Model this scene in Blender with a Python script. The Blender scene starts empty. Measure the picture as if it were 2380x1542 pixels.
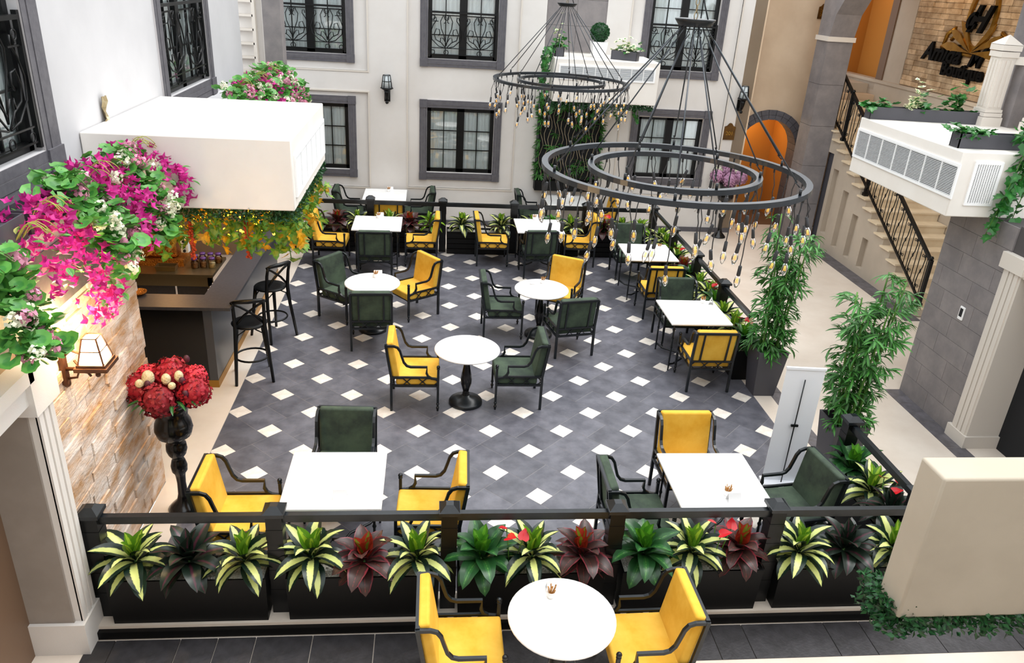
import bpy, bmesh, math, random
from mathutils import Vector, Matrix, Euler
random.seed(11)
D = bpy.data; SC = bpy.context.scene; COL = SC.collection
PI = math.pi
def sr(h):
    h = h.lstrip('#'); o = []
    for i in (0, 2, 4):
        c = int(h[i:i+2], 16)/255
        o.append(c/12.92 if c <= .04045 else ((c+.055)/1.055)**2.4)
    return (o[0], o[1], o[2], 1)
# ------------------------------------------------------------------ camera
cam = D.cameras.new('camera'); cam.sensor_width = 36; cam.lens = 36*1808.44/2380; cam.clip_end = 200
co = D.objects.new('camera', cam); COL.objects.link(co)
CR = [[0.994448, -0.088822, 0.056431], [0.014305, -0.417172, -0.908715], [0.104255, 0.904477, -0.413585]]
r, d, f = [Vector(v) for v in CR]
M = Matrix((( r.x, -d.x, -f.x, -0.30078), (r.y, -d.y, -f.y, -8.28372), (r.z, -d.z, -f.z, 4.89165), (0, 0, 0, 1)))
co.matrix_world = M
SC.camera = co
# ------------------------------------------------------------------ light
W = D.worlds.new('world'); SC.world = W; W.use_nodes = True
bg = W.node_tree.nodes['Background']; bg.inputs[0].default_value = (.93, .97, 1, 1); bg.inputs[1].default_value = 1.25
VS = SC.view_settings; VS.view_transform = 'Standard'; VS.look = 'None'; VS.gamma = 1; VS.exposure = .92; VS.use_curve_mapping = False
sun = D.lights.new('sun', 'SUN'); sun.energy = 1.3; sun.angle = math.radians(40); sun.color = (1, .98, .95)
so = D.objects.new('sun', sun); COL.objects.link(so); so.rotation_euler = (math.radians(-12), math.radians(24), 0)
def point(name, loc, e, col, r=.08):
    l = D.lights.new(name, 'POINT'); l.energy = e; l.color = col; l.shadow_soft_size = r
    o = D.objects.new(name, l); COL.objects.link(o); o.location = loc; return o
# ------------------------------------------------------------------ materials
def mat(name, col, rough=.6, metal=0, n=None, col2=None, rnd=0, bump=0, bscale=40, emit=None, es=1, sheen=0, coord='Object', trans=0, spec=None, det=4, stretch=None, tr=0):
    m = D.materials.new(name); m.use_nodes = True
    nt = m.node_tree; N = nt.nodes; L = nt.links; b = N['Principled BSDF']
    c = sr(col); b.inputs['Roughness'].default_value = rough; b.inputs['Metallic'].default_value = metal
    if spec is not None: b.inputs['Specular IOR Level'].default_value = spec
    if sheen: b.inputs['Sheen Weight'].default_value = sheen; b.inputs['Sheen Roughness'].default_value = .4; b.inputs['Sheen Tint'].default_value = sr(col2 or col)
    if emit: b.inputs['Emission Color'].default_value = sr(emit); b.inputs['Emission Strength'].default_value = es
    out = None
    tc = None
    if n or bump:
        tc = N.new('ShaderNodeNewGeometry').outputs['Position'] if coord == 'World' else N.new('ShaderNodeTexCoord').outputs[coord]
        if stretch:
            mp = N.new('ShaderNodeMapping'); mp.inputs['Scale'].default_value = stretch; L.new(tc, mp.inputs[0]); tc = mp.outputs[0]
    if n:
        t = N.new('ShaderNodeTexNoise'); t.inputs['Scale'].default_value = n; t.inputs['Detail'].default_value = det; t.inputs['Roughness'].default_value = .6
        L.new(tc, t.inputs['Vector'])
        rp = N.new('ShaderNodeValToRGB'); rp.color_ramp.elements[0].position = .36; rp.color_ramp.elements[1].position = .66
        rp.color_ramp.elements[0].color = c; rp.color_ramp.elements[1].color = sr(col2 or col)
        L.new(t.outputs['Fac'], rp.inputs[0]); out = rp.outputs[0]
    if rnd:
        oi = N.new('ShaderNodeObjectInfo'); mr = N.new('ShaderNodeMapRange'); mr.inputs[3].default_value = 1-rnd; mr.inputs[4].default_value = 1+rnd
        L.new(oi.outputs['Random'], mr.inputs[0])
        hs = N.new('ShaderNodeHueSaturation'); L.new(mr.outputs[0], hs.inputs['Value'])
        if out: L.new(out, hs.inputs['Color'])
        else: hs.inputs['Color'].default_value = c
        out = hs.outputs[0]
    if out: L.new(out, b.inputs['Base Color'])
    else: b.inputs['Base Color'].default_value = c
    if bump:
        t = N.new('ShaderNodeTexNoise'); t.inputs['Scale'].default_value = bscale; t.inputs['Detail'].default_value = 5; L.new(tc, t.inputs['Vector'])
        bp = N.new('ShaderNodeBump'); bp.inputs['Strength'].default_value = bump; bp.inputs['Distance'].default_value = .02
        L.new(t.outputs['Fac'], bp.inputs['Height']); L.new(bp.outputs[0], b.inputs['Normal'])
    if tr:
        tb = N.new('ShaderNodeBsdfTranslucent'); mx = N.new('ShaderNodeMixShader'); mx.inputs[0].default_value = tr
        if out: L.new(out, tb.inputs[0])
        else: tb.inputs[0].default_value = c
        L.new(b.outputs[0], mx.inputs[1]); L.new(tb.outputs[0], mx.inputs[2]); L.new(mx.outputs[0], N['Material Output'].inputs[0])
    return m
def glass_mat(name, tint=(1, 1, 1, 1), base=.06):
    m = D.materials.new(name); m.use_nodes = True; nt = m.node_tree; N = nt.nodes; L = nt.links
    N.remove(N['Principled BSDF'])
    t = N.new('ShaderNodeBsdfTransparent'); t.inputs[0].default_value = tint
    g = N.new('ShaderNodeBsdfGlossy'); g.inputs['Roughness'].default_value = .02
    fr = N.new('ShaderNodeFresnel'); fr.inputs[0].default_value = 1.5
    ad = N.new('ShaderNodeMath'); ad.operation = 'ADD'; ad.inputs[1].default_value = base
    mx = N.new('ShaderNodeMixShader'); L.new(fr.outputs[0], ad.inputs[0]); L.new(ad.outputs[0], mx.inputs[0])
    L.new(t.outputs[0], mx.inputs[1]); L.new(g.outputs[0], mx.inputs[2]); L.new(mx.outputs[0], N['Material Output'].inputs[0])
    return m
def leaf_mat(name, edge, mid, wid=.42, tip=None, rough=.4, rnd=.12, vein=None, tr=.15, rim=None):
    """colour runs across the blade: attribute 'uvw' x = distance from midrib 0..1, y = along 0..1"""
    m = D.materials.new(name); m.use_nodes = True; nt = m.node_tree; N = nt.nodes; L = nt.links; b = N['Principled BSDF']
    b.inputs['Roughness'].default_value = rough
    a = N.new('ShaderNodeAttribute'); a.attribute_name = 'uvw'
    sp = N.new('ShaderNodeSeparateColor'); L.new(a.outputs['Color'], sp.inputs[0])
    tc = N.new('ShaderNodeTexCoord'); nz = N.new('ShaderNodeTexNoise'); nz.inputs['Scale'].default_value = 45; nz.inputs['Detail'].default_value = 3
    L.new(tc.outputs['Object'], nz.inputs['Vector'])
    md = N.new('ShaderNodeMath'); md.operation = 'MULTIPLY_ADD'; L.new(nz.outputs['Fac'], md.inputs[0]); md.inputs[1].default_value = .3; L.new(sp.outputs[0], md.inputs[2])
    rp = N.new('ShaderNodeValToRGB'); e = rp.color_ramp.elements
    e[0].position = wid+.1; e[0].color = sr(mid); e[1].position = wid+.2; e[1].color = sr(edge)
    if vein:
        x = e.new(.16); x.color = sr(vein); y = e.new(.2); y.color = sr(mid)
    if rim:
        x = e.new(1.0); x.color = sr(rim); y = e.new(.86+.1); y.color = sr(edge)
    L.new(md.outputs[0], rp.inputs[0])
    oi = N.new('ShaderNodeObjectInfo'); mr = N.new('ShaderNodeMapRange'); mr.inputs[3].default_value = 1-rnd; mr.inputs[4].default_value = 1+rnd
    L.new(oi.outputs['Random'], mr.inputs[0]); hs = N.new('ShaderNodeHueSaturation'); L.new(mr.outputs[0], hs.inputs['Value']); L.new(rp.outputs[0], hs.inputs['Color'])
    L.new(hs.outputs[0], b.inputs['Base Color'])
    tb = N.new('ShaderNodeBsdfTranslucent'); mx = N.new('ShaderNodeMixShader'); mx.inputs[0].default_value = tr
    L.new(hs.outputs[0], tb.inputs[0]); L.new(b.outputs[0], mx.inputs[1]); L.new(tb.outputs[0], mx.inputs[2]); L.new(mx.outputs[0], N['Material Output'].inputs[0])
    return m
MT = dict(
 tile=mat('slate_tile', '#4f4f57', .34, n=5, col2='#67676f', rnd=.13, bump=.05, bscale=30, coord='World'),
 border2=mat('near_black_stone', '#2b292b', .5, n=9, col2='#3a383b', rnd=.2, bump=.15),
 frost=mat('frosted_glass', '#c4cdd0', .3),
 jamb=mat('shaded_jamb', '#8d847c', .75, n=3, col2='#968d85'),  # door frame stone darkened, the jamb's shade is put into its colour
 warm2=mat('stair_side_render', '#b3a696', .8, n=1.5, col2='#bdb09f', bump=.04, bscale=120),
 inlay=mat('limestone_inlay', '#d8cec3', .45, n=9, col2='#e9e2d8', rnd=.08),
 grout=mat('grout', '#9a9694', .9),
 beige=mat('beige_marble', '#d6c9bb', .35, n=1.6, col2='#e2d7ca', bump=.03, det=8),
 border=mat('dark_border_stone', '#4f4c4f', .45, n=7, col2='#68656a', rnd=.14, bump=.1),
 wall=mat('pale_stone_wall', '#d3cec9', .75, n=.9, col2='#dcd8d4', bump=.06, bscale=120),
 white=mat('white_render', '#b6b5b7', .8, n=1.2, col2='#bdbcbe', bump=.03, bscale=150),
 mould=mat('pale_moulding', '#d2cac0', .7),
 warm=mat('warm_stone_wall', '#c9b094', .75, n=1.4, col2='#d6bea2', bump=.04, bscale=100),
 trim=mat('grey_stone_trim', '#4f4d53', .6, n=14, col2='#5c5a5f', bump=.1, bscale=90),
 trimline=mat('pale_joint', '#b9b5b6', .8),
 basalt=mat('grey_basalt_block', '#767172', .75, n=4, col2='#86807f', rnd=.07, bump=.15, bscale=60, coord='World'),
 joint=mat('dark_joint', '#4c4848', .9),
 trav=mat('split_travertine', '#b88f66', .85, n=3.2, col2='#dfd5cd', rnd=.15, bump=.5, bscale=22, coord='World', det=9, stretch=(1, 1, 2.6)),
 travb=mat('travertine_brick', '#9c7f5e', .8, n=5, col2='#cbb08f', rnd=.28, bump=.3, bscale=40, coord='World'),
 mortar=mat('mortar', '#8e7a64', .95),
 black=mat('black_metal', '#08090b', .36, spec=.3),
 iron=mat('dark_iron', '#101418', .32, n=20, col2='#171c20', spec=.45),
 planter=mat('black_planter', '#050506', .5, spec=.25),
 dgrey=mat('dark_grey_box', '#45444a', .5),
 yellow=mat('yellow_velvet', '#d8a026', .85, n=4, col2='#e8b845', sheen=.5, rnd=.04, bump=.05, bscale=300),
 green=mat('green_velvet', '#27332a', .85, n=5, col2='#41513f', sheen=.6, rnd=.08, bump=.05, bscale=300),
 marble=mat('white_marble', '#f1f0ee', .22, n=2.2, col2='#fbfbfa', det=9),
  acb=mat('beige_box_render', '#aa9f8e', .8, n=2, col2='#b2a796', bump=.02, bscale=200),
 ac=mat('ac_box_render', '#e4ded6', .8, n=2, col2='#e9e4dd', bump=.02, bscale=200),
 acl=mat('pale_grille_inside', '#9aa0a6', .8),
 acw=mat('white_grille', '#f2f2f2', .5),
 acd=mat('grille_inside', '#23272d', .8),
 pane=glass_mat('window_glass', (.96, 1, 1, 1), .13),
 clear=glass_mat('clear_bulb_glass', (1, 1, 1, 1), .03),
 curtain=mat('net_curtain', '#f2f7f8', .9),
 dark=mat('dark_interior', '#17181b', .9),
 steel=mat('brushed_steel', '#8f8166', .32, metal=.9, n=60, col2='#a39473', stretch=(1, 12, 12)),
 copper=mat('embossed_copper', '#a3652a', .32, metal=.9, n=30, col2='#d08a3a', bump=1.0, bscale=60),
 brass=mat('gold_brass', '#b08536', .3, metal=.85, n=6, col2='#8d6320'),
 gold=mat('gold_base', '#a97c32', .4, metal=.6),
 white2=mat('white_plastic', '#f0f0f0', .35),
 white3=mat('glazed_white', '#f4f2ee', .2),
 sugar=mat('sugar_stick', '#b07c3c', .6, rnd=.2),
 pebble=mat('white_pebbles', '#d3cdc3', .9, n=60, col2='#fbf8f2', bump=1, bscale=90),
 gloss=mat('gloss_black', '#0c0c0d', .18),
 counter=mat('grey_counter', '#3c3c42', .35, n=30, col2='#45454b'),
 cface=mat('counter_face', '#43454b', .3),
 orange=mat('orange_wall', '#b87c30', .8),  # one even orange for the passage and alcove walls
 taupe=mat('taupe_floor', '#6b5340', .5),
 bronze=mat('bronze_lamp', '#4a2c1b', .45, metal=.4, n=12, col2='#5d3a23'),
 lampglass=mat('lit_lamp_glass', '#ffe9c8', .4, emit='#ffe6c4', es=9),
 filament=mat('filament', '#ffb84a', .5, emit='#ffc25c', es=.4),
 fairy=mat('fairy_light', '#ffc23a', .5, emit='#ffa818', es=12),
 barback=mat('dark_bar_wall', '#2b1d14', .6),
 plaque=mat('bronze_plaque', '#4d3414', .4, metal=.6, n=9, col2='#6e4a18'),
 letter=mat('black_letters', '#030303', .6, spec=.1),
 step=mat('cream_marble_step', '#d9c5a6', .4, n=3, col2='#e6d5b9', rnd=.03),
 silver=mat('banner_white', '#eef0f5', .4),
 ring=mat('chandelier_grey', '#34393f', .28, metal=.4, spec=.6),
 socket=mat('bulb_socket', '#26272a', .5),
 red=mat('red_petals', '#8e0f22', .6, rnd=.25),
 redp=mat('red_petal_light', '#c02a3c', .6, rnd=.2),
 anth=mat('red_anthurium', '#c5121f', .3, rnd=.1),
 pink=mat('magenta_bract', '#cb2a8e', .55, rnd=.22, tr=.25),
 blush=mat('pink_blossom', '#e39ab4', .6, rnd=.2, tr=.2),
 cream=mat('cream_blossom', '#e9ead2', .6, rnd=.08, tr=.2),
 lilac=mat('lilac_hydrangea', '#b889a9', .6, rnd=.2),
 prot=mat('cream_seedhead', '#d8cbaa', .8, n=40, col2='#b5a57e', bump=.8, bscale=70),
 plum=mat('plum_bud', '#431326', .6),
 stemy=mat('yellow_green_stem', '#a3a548', .6),
 cane=mat('bamboo_cane', '#3c6a22', .5, n=12, col2='#5a8a31', rnd=.15),
 twig=mat('pale_twig', '#b3a488', .7),
 purple=mat('purple_lid', '#55307a', .4),
 spice=mat('spice', '#7d4a22', .8, rnd=.3, n=40, col2='#b58a55'),
 creamf=mat('cream_powder', '#e5d2a0', .8),
 boxh=leaf_mat('boxwood_leaf', '#12321a', '#245a2c', .3, rnd=.2, rough=.5),
 vgreen=leaf_mat('variegated_blade', '#14291f', '#dbe38a', .40, rough=.35),
 lime=leaf_mat('lime_blade', '#5f8f22', '#a9c93a', .30, rough=.35),
 glossg=leaf_mat('green_blade', '#234d27', '#2f6430', .3, rough=.32, vein='#5f9148'),
 brightg=leaf_mat('bright_green_blade', '#4a8a22', '#68a82c', .3, rough=.35),
 crot=leaf_mat('croton_blade', '#3f2426', '#46302b', .62, rough=.38, vein='#7d3a38', rim='#7d2a33'),
 crotn=leaf_mat('croton_new_blade', '#9c2f1a', '#6d7a1c', .3, rough=.4),
 cord=leaf_mat('dark_purple_blade', '#1c2a20', '#4e2833', .14, rough=.35),
 geran=leaf_mat('geranium_blade', '#57963f', '#3f8238', .5, rough=.45, rnd=.25, vein='#8dbc62'),
 ivy=leaf_mat('ivy_blade', '#2c6b2c', '#3f8437', .25, rough=.4, rnd=.2, vein='#8dbb6a'),
 ivyv=leaf_mat('variegated_ivy', '#e8e8c0', '#4f7f4c', .4, rough=.45, rnd=.1),
 bamb=leaf_mat('bamboo_blade', '#356a2d', '#4f9238', .3, rough=.45, rnd=.3),
 maple=leaf_mat('maple_vine_blade', '#5b8a2a', '#8a9c2c', .4, rough=.5, rnd=.3, tr=.3),
 maplew=leaf_mat('amber_vine_blade', '#b98a16', '#d8a51e', .4, rough=.5, rnd=.25, tr=.4),
 amar=mat('orange_amaranth', '#c2431a', .7, rnd=.15),
)
# ------------------------------------------------------------------ mesh builder
class MB:
    def __init__(s): s.v = []; s.f = []; s.sm = []; s.at = []
    def add(s, vs, fs, smooth=False, M=None, at=None):
        o = len(s.v)
        s.v += [tuple(M @ Vector(v)) for v in vs] if M else [tuple(v) for v in vs]
        s.f += [tuple(i+o for i in f) for f in fs]; s.sm += [smooth]*len(fs)
        s.at += list(at) if at else [(0, 0, 0)]*len(vs)
        return s
    def box(s, c, d, rot=None, top=None, bottom=True):
        x, y, z = [a/2 for a in d]; t = top or 1
        vs = [(-x,-y,-z),(x,-y,-z),(x,y,-z),(-x,y,-z),(-x*t,-y*t,z),(x*t,-y*t,z),(x*t,y*t,z),(-x*t,y*t,z)]
        M = Matrix.Translation(c)
        if rot: M = M @ Euler(rot).to_matrix().to_4x4()
        fs = [(4,5,6,7),(0,1,5,4),(1,2,6,5),(2,3,7,6),(3,0,4,7)]
        if bottom: fs.append((3,2,1,0))
        return s.add(vs, fs, M=M)
    def b2(s, p, q): return s.box([(a+b)/2 for a, b in zip(p, q)], [abs(b-a) for a, b in zip(p, q)])
    def tube(s, pts, r, n=6, closed=False, phase=0, smooth=True):
        P = [Vector(p) for p in pts]; k = len(P); vs = []; up = None
        for i in range(k):
            a = P[i-1] if (i or closed) else P[i]; b = P[(i+1) % k] if (i < k-1 or closed) else P[i]
            t = (b-a)
            t = t.normalized() if t.length > 1e-9 else Vector((0, 0, 1))
            if up is None: up = Vector((0, 0, 1)) if abs(t.z) < .9 else Vector((0, 1, 0))
            sx = t.cross(up)
            if sx.length < 1e-6: sx = t.orthogonal()
            sx.normalize(); sy = sx.cross(t).normalized(); up = sy
            rr = r[i] if isinstance(r, (list, tuple)) else r
            for j in range(n):
                w = 2*PI*(j+phase)/n
                vs.append(P[i]+sx*(math.cos(w)*rr)+sy*(math.sin(w)*rr))
        fs = []
        for i in range(k if closed else k-1):
            for j in range(n):
                a = i*n+j; b = i*n+(j+1) % n; c = ((i+1) % k)*n+(j+1) % n; e = ((i+1) % k)*n+j
                fs.append((a, b, c, e))
        s.add(vs, fs, smooth)
        if not closed:
            o = len(s.v)-len(vs); s.f += [tuple(o+j for j in range(n))[::-1], tuple(o+(k-1)*n+j for j in range(n))]; s.sm += [False]*2
        return s
    def bar(s, pts, w): return s.tube(pts, w*.7071, 4, phase=.5, smooth=False)
    def lathe(s, prof, n=20, c=(0, 0, 0), M=None):
        vs = [(c[0]+r*math.cos(2*PI*j/n), c[1]+r*math.sin(2*PI*j/n), c[2]+z) for r, z in prof for j in range(n)]
        fs = [(i*n+j, i*n+(j+1) % n, (i+1)*n+(j+1) % n, (i+1)*n+j) for i in range(len(prof)-1) for j in range(n)]
        s.add(vs, fs, True, M)
        o = len(s.v)-len(vs)
        if prof[0][0] > 1e-4: s.f.append(tuple(o+j for j in range(n))[::-1]); s.sm.append(False)
        if prof[-1][0] > 1e-4: s.f.append(tuple(o+(len(prof)-1)*n+j for j in range(n))); s.sm.append(False)
        return s
    def prism(s, poly, h, M=None):
        n = len(poly); vs = [(x, y, 0) for x, y in poly]+[(x, y, h) for x, y in poly]
        fs = [tuple(range(n))[::-1], tuple(range(n, 2*n))]+[(i, (i+1) % n, n+(i+1) % n, n+i) for i in range(n)]
        return s.add(vs, fs, M=M)
    def ball(s, c, r, n=10, sc=(1, 1, 1), M=None):
        m = n//2+1
        prof = [(max(1e-5, math.sin(PI*i/m)*r), -math.cos(PI*i/m)*r) for i in range(m+1)]
        vs = []; 
        for rr, z in prof:
            for j in range(n): vs.append((c[0]+rr*math.cos(2*PI*j/n)*sc[0], c[1]+rr*math.sin(2*PI*j/n)*sc[1], c[2]+z*sc[2]))
        fs = [(i*n+j, i*n+(j+1) % n, (i+1)*n+(j+1) % n, (i+1)*n+j) for i in range(m) for j in range(n)]
        return s.add(vs, fs, True, M)
    def mesh(s, name, m):
        me = D.meshes.new(name); me.from_pydata(s.v, [], s.f)
        me.polygons.foreach_set('use_smooth', s.sm)
        if any(a != (0, 0, 0) for a in s.at):
            A = me.color_attributes.new('uvw', 'FLOAT_COLOR', 'POINT')
            A.data.foreach_set('color', [x for a in s.at for x in (a[0], a[1], a[2], 1)])
        me.materials.append(MT[m] if isinstance(m, str) else m); me.update(); return me
    def build(s, name, m, parent=None, loc=(0, 0, 0), rot=None): return inst(name, s.mesh(name, m), parent, loc, rot)
def inst(name, me, parent=None, loc=(0, 0, 0), rot=None, sc=None):
    o = D.objects.new(name, me); COL.objects.link(o); o.location = loc
    if rot: o.rotation_euler = rot
    if sc: o.scale = (sc, sc, sc) if isinstance(sc, (int, float)) else sc
    if parent: o.parent = parent
    return o
def bevel(mb, w, seg=2):
    bm = bmesh.new(); vs = [bm.verts.new(v) for v in mb.v]
    for f in mb.f: bm.faces.new([vs[i] for i in f])
    bmesh.ops.bevel(bm, geom=bm.edges[:], offset=w, segments=seg, profile=.5, affect='EDGES')
    bm.verts.index_update(); o = MB(); fl_ = sorted(bm.faces, key=lambda f: -f.calc_area())[:6]; o.add([v.co[:] for v in bm.verts], [tuple(v.index for v in f.verts) for f in bm.faces], True); o.sm = [f not in fl_ and seg > 1 for f in bm.faces]; bm.free(); return o
def tag(o, label=None, cat=None, group=None, kind=None):
    if label: o['label'] = label
    if cat: o['category'] = cat
    if group: o['group'] = group
    if kind: o['kind'] = kind
    return o
def thing(name, label, cat, loc=(0, 0, 0), rz=0, group=None):
    o = D.objects.new(name, None); COL.objects.link(o); o.empty_display_size = .1
    o.location = loc; o.rotation_euler = (0, 0, rz); return tag(o, label, cat, group)
def struct(name, mb, m, label=None): 
    o = mb.build(name, m); o['kind'] = 'structure'
    if label: o['label'] = label
    return o
def dup(o, loc=None, rz=None, label=None, group=None, parent=None):
    c = o.copy(); COL.objects.link(c)
    if parent: c.parent = parent
    if loc is not None: c.location = loc
    if rz is not None: c.rotation_euler = (0, 0, rz)
    if label: c['label'] = label
    if group: c['group'] = group
    for ch in o.children: dup(ch, parent=c)
    return c
def grid_wall(mb, axis, pos, t, u0, u1, v0, v1, holes):
    us = sorted({u0, u1, *[h[0] for h in holes], *[h[1] for h in holes]}); vs = sorted({v0, v1, *[h[2] for h in holes], *[h[3] for h in holes]})
    us = [u for u in us if u0 <= u <= u1]; vs = [v for v in vs if v0 <= v <= v1]
    for i in range(len(us)-1):
        j = 0
        while j < len(vs)-1:
            inh = lambda j: any(h[0] < (us[i]+us[i+1])/2 < h[1] and h[2] < (vs[j]+vs[j+1])/2 < h[3] for h in holes)
            if inh(j): j += 1; continue
            k = j
            while k+1 < len(vs)-1 and not inh(k+1): k += 1
            if axis == 'y': mb.b2((us[i], pos, vs[j]), (us[i+1], pos+t, vs[k+1]))
            else: mb.b2((pos, us[i], vs[j]), (pos+t, us[i+1], vs[k+1]))
            j = k+1
def clip(poly, x0, x1, y0, y1):
    for ax, val, sg in ((0, x0, 1), (0, x1, -1), (1, y0, 1), (1, y1, -1)):
        out = []
        for i in range(len(poly)):
            a = poly[i-1]; b = poly[i]; da = (a[ax]-val)*sg; db = (b[ax]-val)*sg
            if (da >= 0) != (db >= 0):
                t = da/(da-db); out.append((a[0]+(b[0]-a[0])*t, a[1]+(b[1]-a[1])*t))
            if db >= 0: out.append(b)
        poly = out
        if len(poly) < 3: return None
    return poly
# =================================================================== SETTING
U = .42426
# ---- floor
fb = MB()
fb.b2((-2.97, -3.36, -.25), (-2.67, 6.05, 0)); fb.b2((-2.67, -3.36, -.25), (4.0, -3.05, 0)); fb.b2((4.0, -3.36, -.25), (7.65, 8.6, 0))
fb.b2((-2.97, 6.05, -.25), (4.0, 7.95, 0)); fb.b2((-5.3, -1.4, -.25), (-2.97, 7.95, 0)); fb.b2((6.18, -3.36, -.2501), (9.3, -.7, -.0005))
fb.b2((7.65, -.7, -.2502), (9.3, 8.6, -.013)); floor = struct('floor', fb, 'beige'); 
g = MB(); g.b2((-2.67, -3.05, -.2), (4.0, 6.05, -.0015)); g.build('grout_bed', 'grout', floor)
def tile_mesh(poly, th=.012):
    cx = sum(p[0] for p in poly)/len(poly); cy = sum(p[1] for p in poly)/len(poly)
    k = .990
    mb = MB(); q = [((x-cx)*k, (y-cy)*k) for x, y in poly]; mb.prism(q, th); return mb, cx, cy
X0, X1, Y0, Y1 = -2.665, 3.995, -3.045, 6.045
big = []; small = []
dia = lambda x, y, r: [((x+a)*U, (y+b)*U) for a, b in ((r, 0), (0, r), (-r, 0), (0, -r))]
for i in range(-10, 13):
    for j in range(-10, 18):
        if (i+j) % 2 == 0: small.append(dia(i, j, .3333))
for a in range(-16, 17):
    for b in range(-16, 17):
        for e in (-2/3, 2/3):
            s, t = (1+2*a, 1+2*b+e) if (a+b) % 2 == 0 else (1+2*a+e, 1+2*b)
            big.append(dia(1+(s+t)/2, -1+(s-t)/2, .6667))
def lay(polys, name, m, rest):
    P = []
    for p in polys:
        q = clip(p, X0, X1, Y0, Y1)
        if q: P.append((sum(v[1] for v in q)/len(q), p, q))
    P.sort(key=lambda t: t[0]); full = None; rb = MB()
    for k, (yy, p, q) in enumerate(P):
        whole = len(q) == 4 and all(abs(a[0]-b[0])+abs(a[1]-b[1]) < 1e-6 for a, b in zip(sorted(p), sorted(q)))
        mb, cx, cy = tile_mesh(p if whole else q)
        if k >= 300:
            rb.add([(v[0]+cx, v[1]+cy, v[2]) for v in mb.v], mb.f); continue
        if whole:
            if full is None: full = mb.mesh(name, m)
            inst(name, full, floor, (cx, cy, -.012))
        else: mb.build(name, m, floor, (cx, cy, -.012))
    if rb.v: o = rb.build(rest, m, floor, (0, 0, -.012)); o['kind'] = 'stuff'
lay(big, 'slate_tile', 'tile', 'far_slate_tiles'); lay(small, 'limestone_inlay', 'inlay', 'far_inlays')
# dark border bands, tile by tile
def band(par, xs, y0, y1, z, name='border_tile', ax='x', mm='border'):
    for a, b in zip(xs[:-1], xs[1:]):
        lo, hi = ((a+.004, y0, z-.012), (b-.004, y1, z+.004)) if ax == 'x' else ((y0, a+.004, z-.012), (y1, b-.004, z+.004))
        c = [(p+q)/2 for p, q in zip(lo, hi)]
        mb = MB(); mb.box((0, 0, 0), [q-p for p, q in zip(lo, hi)]); mb.build(name, mm, par, c)
band(floor, [3.1+.6*i for i in range(10)], 7.65, 7.95, 0, ax='y')
band(floor, [-3.3, -2.55, -1.95, -1.38, -.79, -.2, .28, .67], 5.95, 6.18, 0, ax='y')
band(floor, [-1.85, -1.25, -.65, -.05, .55, 1.0], 4.24, 4.42, 0, ax='y')
fl = MB(); fl.b2((-5.3, -9.7, -.35), (7.4, -3.79, -.1)); fl.b2((-2.96, -3.79, -.35), (6.18, -3.37, -.112))
fl.b2((-5.3, -3.79, -.35), (-2.96, -3.37, -.1))
floor2 = struct('floor', fl, 'beige')
band(floor2, [-2.96, -2.76, -2.26, -1.97, -1.67, -1.22, -.72, -.2, .33, .9, 1.4, 1.75, 2.12, 2.41, 3.15, 3.48, 4.1, 4.8, 5.5, 6.18], -3.79, -3.42, -.1, mm='border2')
st = MB(); st.b2((-2.96, -3.40, -.1), (6.18, -3.36, -.03)); struct('trim_1', st, 'planter')
# ---- windows
def spiral(cx, cz, r, a0, turns, sg=1, n=14):
    return [(cx+math.cos(a0+sg*t/n*turns*2*PI)*r*(1-.75*t/n), 0, cz+math.sin(a0+sg*t/n*turns*2*PI)*r*(1-.75*t/n)) for t in range(n+1)]
def guard_mesh(w, h):
    mb = MB(); w2 = w/2; r = .009
    mb.b2((-w2, -.025, h-.035), (w2, .025, h)); mb.bar([(-w2, 0, .05), (w2, 0, .05)], .016); mb.bar([(-w2, 0, h*.78), (-w2*.74, 0, h*.78)], .014); mb.bar([(w2*.74, 0, h*.78), (w2, 0, h*.78)], .014)
    mb.bar([(-w2, 0, .17), (w2, 0, .17)], .014)
    for s in (-1, 1):
        mb.b2((s*w2-.02, -.02, 0), (s*w2+.02, .02, h+.03))
        for c in (-.5, .5):
            def T(pts): return [(s*w2*.5+p[0]*w2/.62*.5*(1 if c > 0 else -1), 0, p[2]*h/.82) for p in pts]
            if c < 0: continue
        for m in (-1, 1):
            o = s*w2*.5
            q = w2*.5
            P = lambda L: [(o+m*x*q, 0, z*h) for x, z in L]
            mb.tube(P([(.05, .2), (.45, .24), (.85, .38), (.92, .55), (.78, .7), (.6, .8), (.62, .86), (.74, .86), (.76, .8)]), r, 5)
            mb.tube(P([(.02, .2), (.3, .32), (.62, .38), (.72, .5), (.6, .62), (.42, .6), (.38, .52), (.46, .47)]), r, 5)
            mb.tube(P([(.0, .25), (.12, .45), (.3, .62), (.36, .78), (.2, .9), (.06, .86), (.06, .76), (.15, .74)]), r, 5)
            mb.tube(P([(.0, .3), (.2, .42), (.34, .42), (.36, .34)]), r, 5)
        for z in (.09, h*.86):
            mb.tube([(s*w2*.5+math.cos(t*PI/5)*.045, 0, z+math.sin(t*PI/5)*.045) for t in range(10)], .008, 5, closed=True)
            mb.tube([(s*w2*.9+math.cos(t*PI/5)*.04, 0, z+math.sin(t*PI/5)*.04) for t in range(10)], .008, 5, closed=True)
    return mb
WN = [0]
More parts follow.
